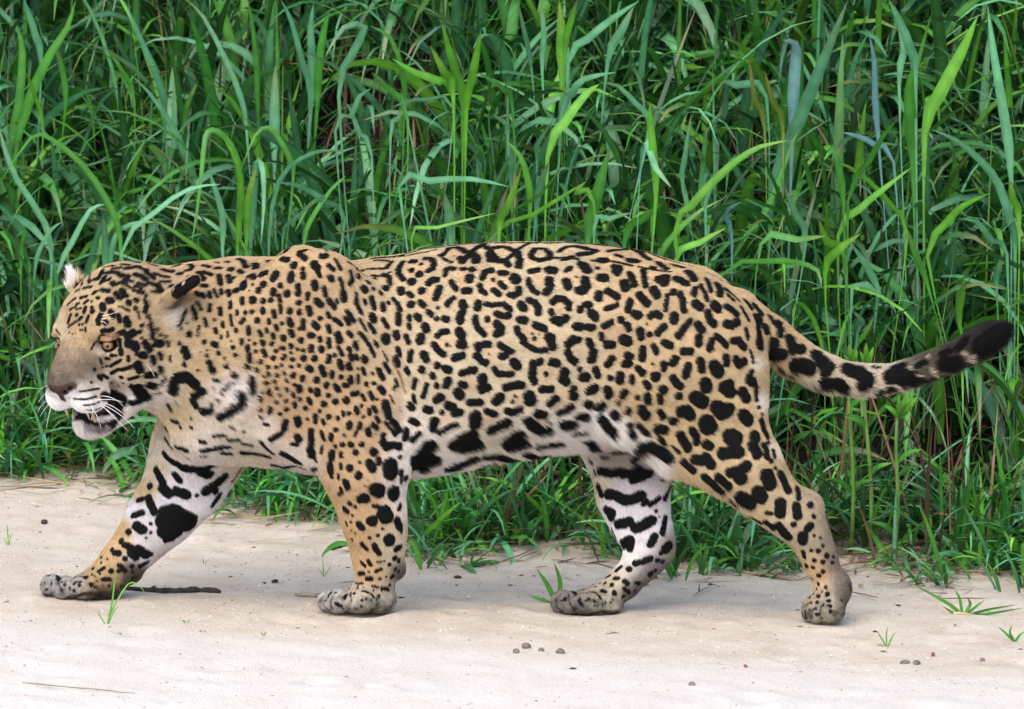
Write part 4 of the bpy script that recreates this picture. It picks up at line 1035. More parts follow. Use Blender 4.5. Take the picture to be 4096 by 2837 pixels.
for p, c, q in [((505, 1165), (620, 1165), (690, 1255)), ((515, 1215), (640, 1250), (740, 1362)), ((500, 1225), (660, 1290), (775, 1425)), ((520, 1245), (600, 1330), (722, 1442)),
                ((420, 1240), (480, 1310), (508, 1425)), ((440, 1250), (440, 1300), (428, 1360)), ((470, 1225), (560, 1270), (640, 1350)), ((455, 1200), (600, 1180), (680, 1215)),
                ((85, 1085), (40, 1085), (2, 1140)), ((95, 1130), (40, 1150), (8, 1215)), ((100, 1190), (40, 1210), (2, 1292)), ((120, 1225), (90, 1300), (70, 1425)), ((112, 1205), (60, 1260), (20, 1330)),
                ((515, 528), (580, 520), (645, 488)), ((515, 552), (560, 540), (610, 548)), ((508, 572), (545, 572), (558, 604)), ((868, 915), (905, 945), (935, 1012))]:
    whisk(p, c, q)
# ------------------------------------------------------------------ grass
def leaf_mat(name, rough=0.40, trans=0.20):
    m, nt, b = new_mat(name)
    at = node(nt, 'ShaderNodeAttribute', attribute_name='col')
    tc = node(nt, 'ShaderNodeTexCoord')
    n = node(nt, 'ShaderNodeTexNoise'); n.inputs['Scale'].default_value = 30; n.inputs['Detail'].default_value = 4
    nt.links.new(tc.outputs['Object'], n.inputs['Vector'])
    r = node(nt, 'ShaderNodeValToRGB')
    r.color_ramp.elements[0].position = 0.3; r.color_ramp.elements[0].color = (0.72, 0.74, 0.70, 1)
    r.color_ramp.elements[1].position = 0.7; r.color_ramp.elements[1].color = (1.12, 1.10, 1.05, 1)
    nt.links.new(n.outputs[0], r.inputs[0])
    mx = node(nt, 'ShaderNodeMix', data_type='RGBA', blend_type='MULTIPLY'); mx.inputs[0].default_value = 1.0
    nt.links.new(at.outputs['Color'], mx.inputs[6]); nt.links.new(r.outputs[0], mx.inputs[7])
    nt.links.new(mx.outputs[2], b.inputs['Base Color'])
    b.inputs['Roughness'].default_value = rough
    b.inputs['Specular IOR Level'].default_value = 0.45
    t = node(nt, 'ShaderNodeBsdfTranslucent'); nt.links.new(mx.outputs[2], t.inputs['Color'])
    ms = node(nt, 'ShaderNodeMixShader'); ms.inputs[0].default_value = trans
    out = nt.nodes['Material Output']
    nt.links.new(b.outputs[0], ms.inputs[1]); nt.links.new(t.outputs[0], ms.inputs[2]); nt.links.new(ms.outputs[0], out.inputs[0])
    return m
mleaf = leaf_mat('grass_leaf')
mdry = leaf_mat('dry_stalk', 0.7, 0.1)

def width_profile(t, kind=0):
    return np.minimum(1, 0.45 + 3.0 * t) * np.clip(1 - t ** 3.2, 0.02, 1) ** 0.9

def ribbons(C, side, w, col, fold=0.16):
    """C (n,k,3) centre lines, side (n,k,3) unit, w (n,k) half widths -> V, F, cols"""
    n, k, _ = C.shape
    T = np.gradient(C, axis=1)
    T /= np.linalg.norm(T, axis=2, keepdims=True) + 1e-9
    side = side - T * (side * T).sum(2, keepdims=True)
    side /= np.linalg.norm(side, axis=2, keepdims=True) + 1e-9
    N = np.cross(T, side)
    V = np.stack([C - side * w[..., None] + N * (fold * w)[..., None], C, C + side * w[..., None] + N * (fold * w)[..., None]], 2)
    idx = np.arange(n * k * 3).reshape(n, k, 3)
    q1 = np.stack([idx[:, :-1, 0], idx[:, :-1, 1], idx[:, 1:, 1], idx[:, 1:, 0]], -1)
    q2 = np.stack([idx[:, :-1, 1], idx[:, :-1, 2], idx[:, 1:, 2], idx[:, 1:, 1]], -1)
    F = np.concatenate([q1, q2], 1).reshape(-1, 4)
    t = np.linspace(0, 1, k)[None, :, None, None]
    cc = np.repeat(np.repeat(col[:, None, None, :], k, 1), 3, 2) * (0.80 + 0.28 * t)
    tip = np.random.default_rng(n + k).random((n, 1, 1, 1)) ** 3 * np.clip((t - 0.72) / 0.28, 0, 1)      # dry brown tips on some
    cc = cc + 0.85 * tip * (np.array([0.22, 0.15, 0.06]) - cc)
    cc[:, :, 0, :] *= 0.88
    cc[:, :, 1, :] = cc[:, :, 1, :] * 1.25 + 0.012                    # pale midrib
    return V.reshape(-1, 3), F, np.clip(cc.reshape(-1, 3), 0, 1)

def blades(root, az, L, w, lean, curl, twist, col, k=9):
    n = len(root)
    s = np.linspace(0, 1, k)
    th = lean[:, None] + curl[:, None] * s[None] ** 1.6
    th = np.minimum(th, 2.75)
    azs = az[:, None] + twist[:, None] * 0.35 * s[None]
    d = np.stack([np.sin(th) * np.cos(azs), np.sin(th) * np.sin(azs), np.cos(th)], -1)
    C = np.concatenate([np.zeros((n, 1, 3)), np.cumsum((d[:, 1:] + d[:, :-1]) / 2, 1)], 1) * (L / (k - 1))[:, None, None] + root[:, None]
    a2 = azs + math.pi / 2
    sd = np.stack([np.cos(a2), np.sin(a2), np.zeros_like(a2)], -1)
    T = d
    up = np.cross(T, sd)
    tw = twist[:, None] * (0.3 + s[None])
    sd = sd * np.cos(tw)[..., None] + up * np.sin(tw)[..., None]
    return ribbons(C, sd, w[:, None] * width_profile(s)[None], col)

GREEN = np.array([lin(58, 120, 42), lin(46, 102, 44), lin(78, 142, 40), lin(82, 142, 96), lin(66, 124, 86), lin(36, 82, 36), lin(98, 158, 46)])
GPROB = np.array([0.22, 0.18, 0.11, 0.19, 0.14, 0.12, 0.04])
def leaf_cols(n, r=None):
    r = r or rng
    c = GREEN[r.choice(len(GREEN), n, p=GPROB)]
    return np.clip(0.96 * c * (1 + 0.24 * r.normal(size=(n, 1))) * (1 + 0.06 * r.normal(size=(n, 3))), 0.005, 0.6)

Vs, Fs, Cs, off = [], [], [], 0
def collect(V, F, C):
    global off
    Vs.append(V); Fs.append(F + off); Cs.append(C); off += len(V)
def flush(name, mat, label, cat):
    global Vs, Fs, Cs, off
    me = mesh_np(name, np.concatenate(Vs), np.concatenate(Fs), True, np.concatenate(Cs))
    Vs, Fs, Cs, off = [], [], [], 0
    o = link(name, me, None, mat)
    tag(o, label, cat, kind='stuff')
    return o

# tall grass on the bank: tufts of culms with arching leaves
nt_t = 2900
tx = rng.uniform(-3.4, 3.4, nt_t)
te = rng.uniform(0.10, 2.7, nt_t) ** 1.0
ty = edge_y(tx) + te
gap = 0.3 * np.exp(-(((tx + 0.10) / 0.22) ** 2 + ((te - 1.6) / 0.5) ** 2)) + 0.6 * np.exp(-(((tx - 0.35) / 0.14) ** 2 + ((te - 1.0) / 0.35) ** 2)) + fbm(np.stack([tx * 1.0, te], -1), 77, 0.9, 2) + 0.35 * np.exp(-(((tx - 0.0) / 0.45) ** 2 + ((te - 1.5) / 0.7) ** 2)) + 0.7 * np.exp(-(((tx + 0.38) / 0.16) ** 2 + ((te - 1.0) / 0.5) ** 2))
keep = (gap < 1.0) & ~((np.abs(tx - 0.76) < 0.17) & (te < 0.55) & (rng.random(nt_t) < 0.75))
tx, ty, te = tx[keep], ty[keep], te[keep]
nb = rng.integers(5, 13, len(tx))
ri = np.repeat(np.arange(len(tx)), nb)
n = len(ri)
tilt = rng.uniform(0, 6.28, len(tx))
root = np.stack([tx[ri] + rng.normal(0, 0.03, n), ty[ri] + rng.normal(0, 0.03, n), np.zeros(n)], 1)
root[:, 2] = ground_z(root[:, 0], root[:, 1]) - 0.01
hgt = rng.random(n)
root[:, 2] += 0.22 * hgt ** 2 * (te[ri] > 0.3)                       # leaves spring from culms at several heights
az = tilt[ri] + rng.normal(0, 1.1, n)
towards = rng.random(n) < 0.35
az = np.where(towards, -math.pi / 2 + rng.normal(0, 0.8, n), az)
L = rng.uniform(0.22, 0.62, n) * (0.55 + 0.45 * smooth(0.1, 0.7, te[ri]))
lean = np.abs(rng.normal(0.36, 0.38, n)) + 0.35 * smooth(0.5, 0.1, te[ri])
curl = np.abs(rng.normal(1.65, 0.8, n))
wd = 0.0034 + 0.0120 * rng.random(n) ** 1.3 * (0.7 + 0.5 * L / 0.6)
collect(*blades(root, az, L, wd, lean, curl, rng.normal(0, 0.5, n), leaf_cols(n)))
# upright culms
nc = 220
ci = rng.integers(0, len(tx), nc)
root = np.stack([tx[ci] + rng.normal(0, 0.02, nc), ty[ci] + rng.normal(0, 0.02, nc), np.zeros(nc)], 1)
root[:, 2] = ground_z(root[:, 0], root[:, 1]) - 0.01
collect(*blades(root, rng.uniform(0, 6.28, nc), rng.uniform(0.3, 0.75, nc), rng.uniform(0.0018, 0.0034, nc), np.abs(rng.normal(0.08, 0.1, nc)), rng.uniform(0, 0.3, nc),
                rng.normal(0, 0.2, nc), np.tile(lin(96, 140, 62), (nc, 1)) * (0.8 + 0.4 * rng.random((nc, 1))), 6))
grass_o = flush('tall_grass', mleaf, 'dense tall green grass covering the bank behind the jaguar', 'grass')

# short grass creeping out over the sand
ns = 900
tx = rng.uniform(-3.0, 3.0, ns)
te = rng.normal(-0.01, 0.19, ns) - 0.08 * np.exp(-((tx - 0.15) / 0.5) ** 2)
thin = fbm(np.stack([tx, te], -1), 90, 1.6, 2)
kp = (te > -0.48) & ((te > 0.0) | (thin > -0.15))
tx, te = tx[kp], te[kp]
ty = edge_y(tx) + te
nb = rng.integers(5, 12, len(tx))
ri = np.repeat(np.arange(len(tx)), nb); n = len(ri)
root = np.stack([tx[ri] + rng.normal(0, 0.025, n), ty[ri] + rng.normal(0, 0.025, n), np.zeros(n)], 1)
root[:, 2] = ground_z(root[:, 0], root[:, 1]) - 0.004
az = np.where(rng.random(n) < 0.5, -math.pi / 2 + rng.normal(0, 0.9, n), rng.uniform(0, 6.28, n))
L = rng.uniform(0.08, 0.34, n) * (1 - 0.45 * smooth(0.0, -0.25, te[ri]))
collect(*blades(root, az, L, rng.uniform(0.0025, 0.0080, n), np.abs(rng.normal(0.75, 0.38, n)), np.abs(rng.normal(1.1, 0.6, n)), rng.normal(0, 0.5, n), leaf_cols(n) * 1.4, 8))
flush('short_grass', mleaf, 'short arching grass creeping out over the edge of the sand', 'grass')

# dead stalks and leaf litter in the gaps
nd = 6500
tx = rng.uniform(-3.0, 3.0, nd); te = rng.uniform(-0.12, 2.5, nd)
root = np.stack([tx, edge_y(tx) + te, np.zeros(nd)], 1)
root[:, 2] = ground_z(root[:, 0], root[:, 1]) + rng.uniform(-0.005, 0.02, nd)
flat = rng.random(nd) < 0.5
lean = np.where(flat, rng.uniform(1.2, 1.6, nd), np.abs(rng.normal(0.25, 0.25, nd)))
dc = np.array([lin(120, 92, 62), lin(92, 70, 52), lin(148, 120, 84), lin(70, 52, 40)])[rng.integers(0, 4, nd)] * (0.5 + 0.4 * rng.random((nd, 1)))
collect(*blades(root, rng.uniform(0, 6.28, nd), rng.uniform(0.08, 0.45, nd), rng.uniform(0.0012, 0.0050, nd), lean, rng.uniform(0, 0.5, nd), rng.normal(0, 0.6, nd), dc, 6))
ne = 900
tx = rng.uniform(-1.6, 1.6, ne); te = rng.normal(-0.10, 0.16, ne)
root = np.stack([tx, edge_y(tx) + te, np.zeros(ne)], 1)
root[:, 2] = ground_z(root[:, 0], root[:, 1]) + 0.003
dc = np.array([lin(150, 122, 84), lin(118, 92, 64), lin(172, 146, 104), lin(84, 64, 48)])[rng.integers(0, 4, ne)] * (0.7 + 0.4 * rng.random((ne, 1)))
collect(*blades(root, rng.uniform(0, 6.28, ne), rng.uniform(0.02, 0.16, ne), rng.uniform(0.0010, 0.0032, ne), rng.uniform(1.40, 1.56, ne), rng.uniform(-0.05, 0.12, ne), rng.normal(0, 0.6, ne), dc, 6))
flush('dry_stalks', mdry, 'brown dead stalks and leaf litter lying among the grass', 'litter')

# ------------------------------------------------------------------ single clumps whose leaves can be told apart
CR2 = {'L': (0, 0, 1.4507), 'M': (1300, 0, 1.4507), 'N': (2700, 0, 1.2278), 'T': (2900, 1100, 1.7734)}
KCOL = {'g': lin(66, 136, 46), 'b': lin(90, 154, 112), 'y': lin(92, 158, 44), 's': lin(100, 142, 144), 'o': lin(112, 132, 50)}
def leaf_me(C, w, col, stem=0):
    C = np.array(C, float); k = len(C)
    # resample smoothly (Catmull-Rom)
    P = np.concatenate([[2 * C[0] - C[1]], C, [2 * C[-1] - C[-2]]])
    out = []
    m_ = max(2, int(round(11 / (k - 1))))
    for i in range(k - 1):
        p0, p1, p2, p3 = P[i:i + 4]
        for t in np.linspace(0, 1, m_, endpoint=False):
            out.append(0.5 * ((2 * p1) + (p2 - p0) * t + (2 * p0 - 5 * p1 + 4 * p2 - p3) * t * t + (3 * p1 - p0 - 3 * p2 + p3) * t ** 3))
    out.append(C[-1]); C = np.array(out)
    T = np.gradient(C, axis=0); T /= np.linalg.norm(T, axis=1, keepdims=True)
    view = np.array([0, -1.0, 0.12])
    sd = np.cross(T, view); sd /= np.linalg.norm(sd, axis=1, keepdims=True) + 1e-9
    for i in range(1, len(sd)):
        if sd[i] @ sd[i - 1] < 0: sd[i] *= -1
    tw = random.uniform(-0.5, 0.5) + random.uniform(-0.6, 0.6) * np.linspace(0, 1, len(C))
    up = np.cross(T, sd)
    sd = sd * np.cos(tw)[:, None] + up * np.sin(tw)[:, None]
    s = np.linspace(0, 1, len(C))
    if stem:                                               # narrow sheath below, blade above
        i0 = stem * m_
        s2 = np.clip((np.arange(len(C)) - i0) / max(1, len(C) - 1 - i0), 0, 1)
        wp = np.where(np.arange(len(C)) < i0, 0.16, np.maximum(0.16, width_profile(s2)))
        wp[-1] = 0.02
    else:
        wp = width_profile(s)
    V, F, cc = ribbons(C[None], sd[None], (w * wp)[None], np.array(col)[None])
    return mesh_np('leaf_blade', V, F, True, cc)
def clump(label, crop, depth, leaves, group='tall grass clumps on the bank'):
    """leaves: 'c w x,y x,y ..' in crop pixels from root to tip"""
    ox, oy, sc = CR2[crop]
    raw = []
    for ln in leaves.strip().split('\n'):
        t = ln.split()
        pts = np.array([[float(v) for v in q.split(',')] for q in t[2:]]) / sc + np.array([ox, oy])
        raw.append((t[0], float(t[1]) / sc * S * 0.5, pts))
    rx = np.median([p[0][0] for _, _, p in raw])
    X0 = W(rx, 1400, depth)[0]
    y0 = float(edge_y(X0)) + depth
    root = np.array([X0 * (14 + y0) / 14, y0, 0]); root[2] = ground_z(root[0], root[1]) - 0.01
    e = empty('grass_clump', root)
    tag(e, label, 'grass', group)
    for c, w, pts in raw:
        yt = y0 + random.uniform(-0.05, 0.05)
        lean = random.uniform(0.03, 0.16)
        P = [W(p[0], p[1], yt - lean * i / max(1, len(pts) - 1)) for i, p in enumerate(pts)]
        g0 = float(ground_z(P[0][0], yt)); stem = 0
        if P[0][2] > g0 + 0.03:                            # carry the leaf down to its root
            foot = np.array([root[0] * 0.5 + P[0][0] * 0.5, yt, g0 - 0.01])
            P = [foot, (foot + P[0]) / 2 + np.array([0.0, 0, 0.02])] + P
            stem = 2
        elif P[0][2] < g0 - 0.01:
            P[0][2] = g0 - 0.01
        link('leaf_blade', leaf_me(P, w * 1.05, KCOL[c] * random.uniform(0.85, 1.12), stem), e, mleaf)
    return e
clump('grass clump with a long blue-green leaf arching up beside the jaguar\'s upright ear', 'L', 0.32, """b 42 330,1590 420,1400 520,1220 610,1185
b 50 300,1550 260,1300 100,1050 20,850 0,740
b 30 200,1590 230,1450 300,1330 360,1290
g 26 120,1590 130,1400 150,1330 90,1380
g 30 170,1590 160,1500 120,1470""")
clump('grass clump with a broad green leaf looping over above the jaguar\'s head', 'L', 0.40, """g 42 700,1500 680,1300 600,1130 480,960 300,810 180,800 0,1060
g 30 960,1480 850,1280 680,1160 560,1140
b 50 610,1590 610,1380 600,1260
b 36 640,1590 650,1440 700,1330 820,1290 900,1290""")
clump('grass clump with a wide pale leaf rising steeply at the edge of the tall grass', 'L', 0.75, """g 66 90,900 150,650 210,480 300,300 390,160 440,0
g 60 60,880 110,600 130,300 100,160
g 44 380,620 360,400 310,240
b 50 240,380 210,220 170,90 140,0
y 30 250,760 190,520 150,420""")
clump('grass clump with a straight blue-green leaf leaning over the brown gap', 'L', 0.85, """b 62 960,700 930,500 830,250 720,0
b 50 1000,980 1010,700 1010,455
g 40 1060,760 1090,600 1150,470
g 34 780,600 700,400 600,260
y 34 720,1160 780,960 850,810
g 30 660,1180 780,1110 960,1060 1090,1035""")
clump('grass clump with two leaves drooping from tall arches behind the jaguar\'s neck', 'L', 0.36, """g 38 1400,1080 1370,900 1300,790 1230,755 1190,800 1170,1000 1140,1250 1110,1420
g 36 1700,1060 1690,950 1640,840 1560,740 1480,790 1400,980
b 46 1450,1500 1470,1200 1480,1000 1500,935 1525,1000 1530,1200 1512,1430
y 56 1380,1400 1400,1150 1380,950 1290,790
y 50 1430,1400 1440,1150 1490,960
b 50 1290,1440 1290,1250 1240,1080 1215,990""")
clump('grass clump with a broad folded blue-green leaf above the jaguar\'s shoulder', 'L', 0.70, """b 80 1590,900 1590,620 1600,380
b 62 1800,650 1810,380 1800,180 1820,20
g 60 1840,640 1850,400 1880,180 1910,70
b 40 1430,760 1400,580 1310,350 1180,100 1080,0
g 40 1500,720 1490,400 1470,180 1440,0
b 44 1800,580 1760,380 1690,120 1630,0""")
clump('grass clump with thin pale leaves sweeping sideways over the jaguar\'s shoulder', 'L', 0.30, """b 46 2000,1280 1900,1180 1750,1085 1610,1060
b 36 700,1480 900,1230 1100,1095 1280,1070
b 34 1560,1400 1620,1050 1750,920 1880,875 2000,880
g 36 1760,1440 1800,1280 1920,1100 2010,1020
b 30 1640,1400 1700,1280 1900,1120""")
clump('cane-like plant with bright yellow-green leaves fanned out at its leaning top', 'M', 0.62, """y 58 745,575 665,470 530,425 390,340
y 54 745,570 690,420 610,265
y 62 800,630 770,450 720,290 680,135
y 64 820,650 850,480 880,320 905,175
y 30 750,565 720,470 705,390
g 22 930,940 880,850 830,750 745,570""", 'single plants in the tall grass')
clump('grass clump with yellow-green leaves in a fan above the jaguar\'s mid back', 'M', 0.30, """y 52 1190,1260 1180,1050 1130,900 1050,815
y 52 1010,1350 1060,1200 1140,980
b 58 1225,1240 1250,1080 1300,935
g 24 1060,1310 1250,1130 1410,920
b 62 730,1410 720,1250 695,1125
y 30 950,1400 1200,1250 1380,1140 1520,1050
b 42 430,1085 600,1050 850,1040 1070,1085
y 26 500,1390 650,1320 1000,1235""")
clump('grass clump with a bent blue-green leaf over bright leaves in the middle of the bank', 'M', 0.55, """y 62 1290,910 1390,710 1510,550 1590,490
b 52 1370,680 1430,550 1500,460 1690,420
b 40 1860,860 1880,690 1800,600 1700,500 1590,480
b 40 1230,930 1240,830 1330,690
b 36 1060,790 1040,710 970,665
b 38 1080,1100 1085,950 1070,820
g 40 1090,640 1050,530 970,470 890,420""")
clump('grass clump with upright bright leaves reaching out of the top of the bank', 'M', 0.95, """y 74 1370,420 1370,200 1360,0
y 56 1390,340 1430,120 1465,0
b 52 1410,370 1520,230 1680,100 1825,5
b 40 1260,420 1270,200 1250,0
b 34 1200,420 1160,200 1120,20
b 60 1640,360 1720,180 1790,40""")
clump('grass clump with a wide dark green leaf standing behind the jaguar\'s hips', 'M', 0.30, """g 78 1525,1400 1560,1200 1600,1050 1650,860
g 70 1740,1400 1850,1270 1965,1175
y 40 1560,1180 1450,1120 1515,1055
y 52 1920,1160 1910,950 1890,720 1885,600
b 40 1840,860 1920,980 2010,1090
b 36 1560,1330 1650,1270 1780,1235""")
clump('grass clump with a blue-green leaf bowed over at its left side', 'M', 0.60, """b 52 80,560 150,330 230,160 110,160 0,330
g 40 460,640 450,420 380,220 260,150
b 30 750,640 600,580 480,590 380,630
b 36 270,900 200,780 150,640 120,600
b 36 380,790 420,690 445,630
b 40 60,760 150,680 200,560 270,515
g 40 480,700 350,500 270,420""")
clump('grass clump with a broad grey-blue leaf folded down over the jaguar\'s rump', 'N', 0.62, """s 62 575,660 580,480 592,300 590,215 530,198
b 78 480,900 600,620 690,400 770,200 850,0
g 40 290,1260 420,1080 510,880 560,740 610,630
o 42 530,650 480,500 440,350
o 34 440,640 390,480 365,290
b 30 40,940 50,760 80,560
b 40 450,480 300,420 230,395""")
clump('grass clump with arching bright leaves sweeping over the jaguar\'s hindquarters', 'N', 0.34, """y 42 0,1140 80,1010 180,900 300,790 420,720 560,690
y 44 0,1290 120,1190 250,1120
g 46 420,1200 600,1175 740,1160
g 32 230,1350 450,1285 600,1290 700,1330 720,1420
s 30 280,1180 255,1080 260,1030 330,990
b 40 640,1200 590,1050 540,920
b 40 150,1000 240,850 300,760""")
clump('grass clump with a hanging blue-grey leaf beside a tall pale upright leaf', 'N', 0.66, """s 42 1000,700 985,480 980,300 955,180
g 68 1170,800 1160,620 1150,450 1168,325
y 72 1225,660 1290,480 1400,270 1490,70
s 32 1075,800 980,710 900,670 820,650
b 52 1180,400 1160,250 1100,100 1050,0
b 44 1100,420 1120,250 1090,90""")
clump('grass clump with crossing yellow-green leaves above the base of the tail', 'N', 0.40, """g 40 850,990 950,800 1030,660 1095,585
g 42 830,1020 810,850 775,740 730,790
y 44 800,1160 900,1030 1020,930 1165,820
y 38 1140,1160 1060,1010 960,900 850,820 680,755
b 44 870,1400 1000,1440 930,1290 865,1200
y 46 830,1260 750,1190 705,1080
y 50 735,1350 800,1230 910,1150""")
clump('grass clump with a long leaf bowing over beside the raised tail tip', 'N', 0.42, """b 48 1670,1220 1650,1100 1590,910 1500,790 1380,690 1255,635
b 54 1650,880 1620,600 1570,300 1535,30
y 44 1240,1260 1340,1090 1420,1010 1545,950
g 40 1240,1400 1180,1250 1140,1120
b 38 1630,1250 1560,1190 1480,1090 1385,1075
y 44 1690,1100 1660,980 1645,880
b 46 1580,1400 1590,1330 1610,1240
y 50 1400,1590 1410,1450 1420,1370""")
clump('grass clump with a folded-over bright leaf under the arch of the tail', 'T', 0.30, """y 46 700,600 650,380 590,260 520,200 485,260 490,420
g 44 920,540 990,420 1060,295
y 50 440,1000 470,850 520,740
g 34 430,960 560,1000 700,1100 830,1240
y 34 640,1010 760,960 900,950 1180,1010
b 42 940,420 980,340 900,250
b 56 1300,1160 1330,1330 1440,1560""")
# weeds with upright stems and leaf rosettes beneath the tail
def weed(label, x0, y0_, x1, y1, depth, tops, kc='y'):
    ox, oy, sc = CR2['T']
    a, b_ = np.array([x0, y0_]) / sc + np.array([ox, oy]), np.array([x1, y1]) / sc + np.array([ox, oy])
    X0 = W(a[0], a[1], depth)[0]; yy = float(edge_y(X0)) + depth
    A, B = W(*a, yy), W(*b_, yy - 0.03)
    A = np.array([A[0], yy, float(ground_z(A[0], yy)) - 0.01])
    e = empty('weed', A); tag(e, label, 'plant', 'upright weeds under the tail')
    pts = [A + (B - A) * t + np.array([0.006 * math.sin(t * 5), 0, 0]) for t in np.linspace(0, 1, 7)]
    st = tube('stem', pts, np.linspace(0.0052, 0.0034, 7), 7)
    cc = np.tile(lin(112, 150, 74), (len(st.vertices), 1)) * rng.uniform(0.8, 1.15, (len(st.vertices), 1))
    set_cols(st, cc)
    link('stem', st, e, mleaf)
    for (dx, dy, w) in tops:
        q = b_ + np.array([dx, dy]) / sc
        m1 = B + (W(*q, yy - 0.05) - B) * 0.5 + np.array([0, -0.01, 0.004])
        link('leaf', leaf_me([B, m1, W(*q, yy - 0.06)], w / sc * S * 0.5, KCOL[kc] * random.uniform(0.9, 1.15)), e, mleaf)
    for k in range(3):
        t = random.uniform(0.2, 0.8); c = A + (B - A) * t; s = random.choice((-1, 1))
        link('leaf', leaf_me([c, c + np.array([0.02 * s, -0.01, 0.02]), c + np.array([0.05 * s, -0.02, 0.03])], 0.006, KCOL['g']), e, mleaf)
weed('weed stem with a split yellow-green leaf fan rising behind the lowest bend of the tail', 890, 1500, 900, 660, 0.0, [(-20, -170, 55), (40, -130, 40), (-60, -90, 36), (10, -100, 40)])
weed('weed stem with squarish bright leaf tips, between the two other weed stems', 1030, 1540, 1000, 660, 0.02, [(0, -180, 48), (55, -150, 46), (-45, -120, 38), (20, -90, 40)])
weed('weed stem topped by an open rosette of rounded light green leaves', 1190, 1590, 1240, 1010, -0.02, [(-10, -170, 52), (130, -150, 60), (35, -150, 40), (-110, -85, 44), (70, -60, 38)])

# smaller tufts at the foot of the bank, each leaf its own piece
def tuft(label, X, Y, nleaf, Lr, name='grass_tuft', group='low grass tufts along the sand edge', wr=(0.004, 0.0075), curl=(0.7, 1.7), spread=math.pi, az0=-math.pi / 2, cat='grass', kc=None):
    z = float(ground_z(X, Y))
    e = empty(name, (X, Y, z)); tag(e, label, cat, group)
    for k in range(nleaf):
        r = np.array([[X + random.gauss(0, 0.008), Y + random.gauss(0, 0.008), z - 0.006]])
        c = leaf_cols(1) if kc is None else (KCOL[kc] * random.uniform(0.85, 1.1))[None]
        V, F, cc = blades(r, np.array([az0 + random.uniform(-spread, spread)]), np.array([random.uniform(*Lr)]), np.array([random.uniform(*wr)]), np.array([abs(random.gauss(0.45, 0.25))]),
                          np.array([random.uniform(*curl)]), np.array([random.gauss(0, 0.4)]), c, 8)
        link('leaf_blade', mesh_np('leaf_blade', V, F, True, cc), e, mleaf)
    return e
for k in range(18):
    X = -1.05 + 2.2 * k / 17 + random.uniform(-0.05, 0.05)
    tuft('low tuft of arching grass leaves spilling over the edge of the sand', X, float(edge_y(X)) + random.uniform(-0.06, 0.10), 7, (0.14, 0.34))
# ------------------------------------------------------------------ sticks, pebbles, seedlings and crumbs on the sand
def on_sand(px, py):
    """photo pixel -> point where that sight line meets the sand"""
    d = ray(px, py); lo, hi = 8.0, 30.0
    t = 14.0
    for _ in range(40):
        p = CAM + d * t
        t -= (p[2] - float(ground_z(p[0], p[1]))) / d[2]
    return CAM + d * t
mbark = noise_mat('dark_bark', (0.018, 0.015, 0.013), (0.06, 0.048, 0.04), 60, 0.9, 0.6, 150)
mgrey = noise_mat('weathered_wood', (0.13, 0.105, 0.085), (0.30, 0.26, 0.22), 50, 0.9, 0.6, 150)
mstraw = noise_mat('pale_straw', (0.34, 0.25, 0.15), (0.52, 0.42, 0.28), 60, 0.85)
mstone = noise_mat('grey_pebble', (0.10, 0.085, 0.078), (0.24, 0.20, 0.18), 70, 0.85, 0.5, 200)
mred = noise_mat('brown_chip', (0.16, 0.07, 0.035), (0.30, 0.15, 0.08), 70, 0.85)
def stick(name, label, cat, pts, r0, r1, mat, knots=(), group=None):
    P = np.array([on_sand(*p) for p in pts])
    k = len(P); out = []
    for i in range(k - 1):
        for t in np.linspace(0, 1, 4, endpoint=False): out.append(P[i] * (1 - t) + P[i + 1] * t)
    out.append(P[-1]); P = np.array(out)
    rr = np.linspace(r0, r1, len(P)) * np.clip(1 + 0.13 * rng.normal(size=len(P)), 0.6, 1.5)
    rr[0] *= 0.6; rr[-1] *= 0.55
    P[:, 2] += rr * 0.75
    P[:, 1] += 0.003 * rng.normal(size=len(P))
    e = empty(name, P[0]); tag(e, label, cat, group)
    link('shaft', tube('shaft', P, rr, 9), e, mat)
    for t, dx, dz in knots:
        q = P[int(t * (len(P) - 1))]
        link('twig_stub', tube('twig_stub', [q, q + np.array([dx * 0.5, -0.003, dz * 0.7]), q + np.array([dx, -0.006, dz])], [r0 * 0.55, r0 * 0.42, r0 * 0.22], 6), e, mat)
    return e
stick('stick', 'dark knobbly stick lying behind the jaguar\'s leading front paw', 'stick', [(470, 2366), (560, 2368), (640, 2372), (720, 2370), (800, 2366), (882, 2372)], 0.0062, 0.0050, mbark, ((0.32, 0.012, 0.010), (0.75, -0.010, 0.006)))
stick('stick', 'thin grey stick whose end hides behind the planted front paw', 'stick', [(1180, 2382), (1240, 2386), (1330, 2390)], 0.0036, 0.0042, mgrey, ((0.2, 0.006, 0.004),))
stick('stick', 'long thin pale stalk lying at the grass edge behind the planted front leg', 'stick', [(1600, 2222), (1700, 2232), (1800, 2240), (1880, 2250), (1965, 2268)], 0.0034, 0.0028, mstraw, ((0.45, 0.010, 0.006),))
stick('bark_chip', 'rough dark chip of bark beside the planted front leg', 'bark', [(1328, 2206), (1350, 2198), (1380, 2192), (1425, 2186)], 0.0062, 0.0040, mbark, ((0.6, 0.014, 0.008),))
stick('twig', 'short thin twig on the sand in front of the far hind paw', 'twig', [(2420, 2542), (2475, 2534)], 0.0026, 0.0018, mgrey, ((0.5, 0.006, 0.004),))
stick('twig', 'thin dark root line on the pale sand near the water side', 'twig', [(90, 2730), (330, 2755), (540, 2772)], 0.0011, 0.0009, mgrey)
stick('twig', 'short dark forked twig on the pale sand near the water side', 'twig', [(610, 2812), (720, 2818), (860, 2832)], 0.0014, 0.0010, mgrey, ((0.4, 0.02, 0.004),))
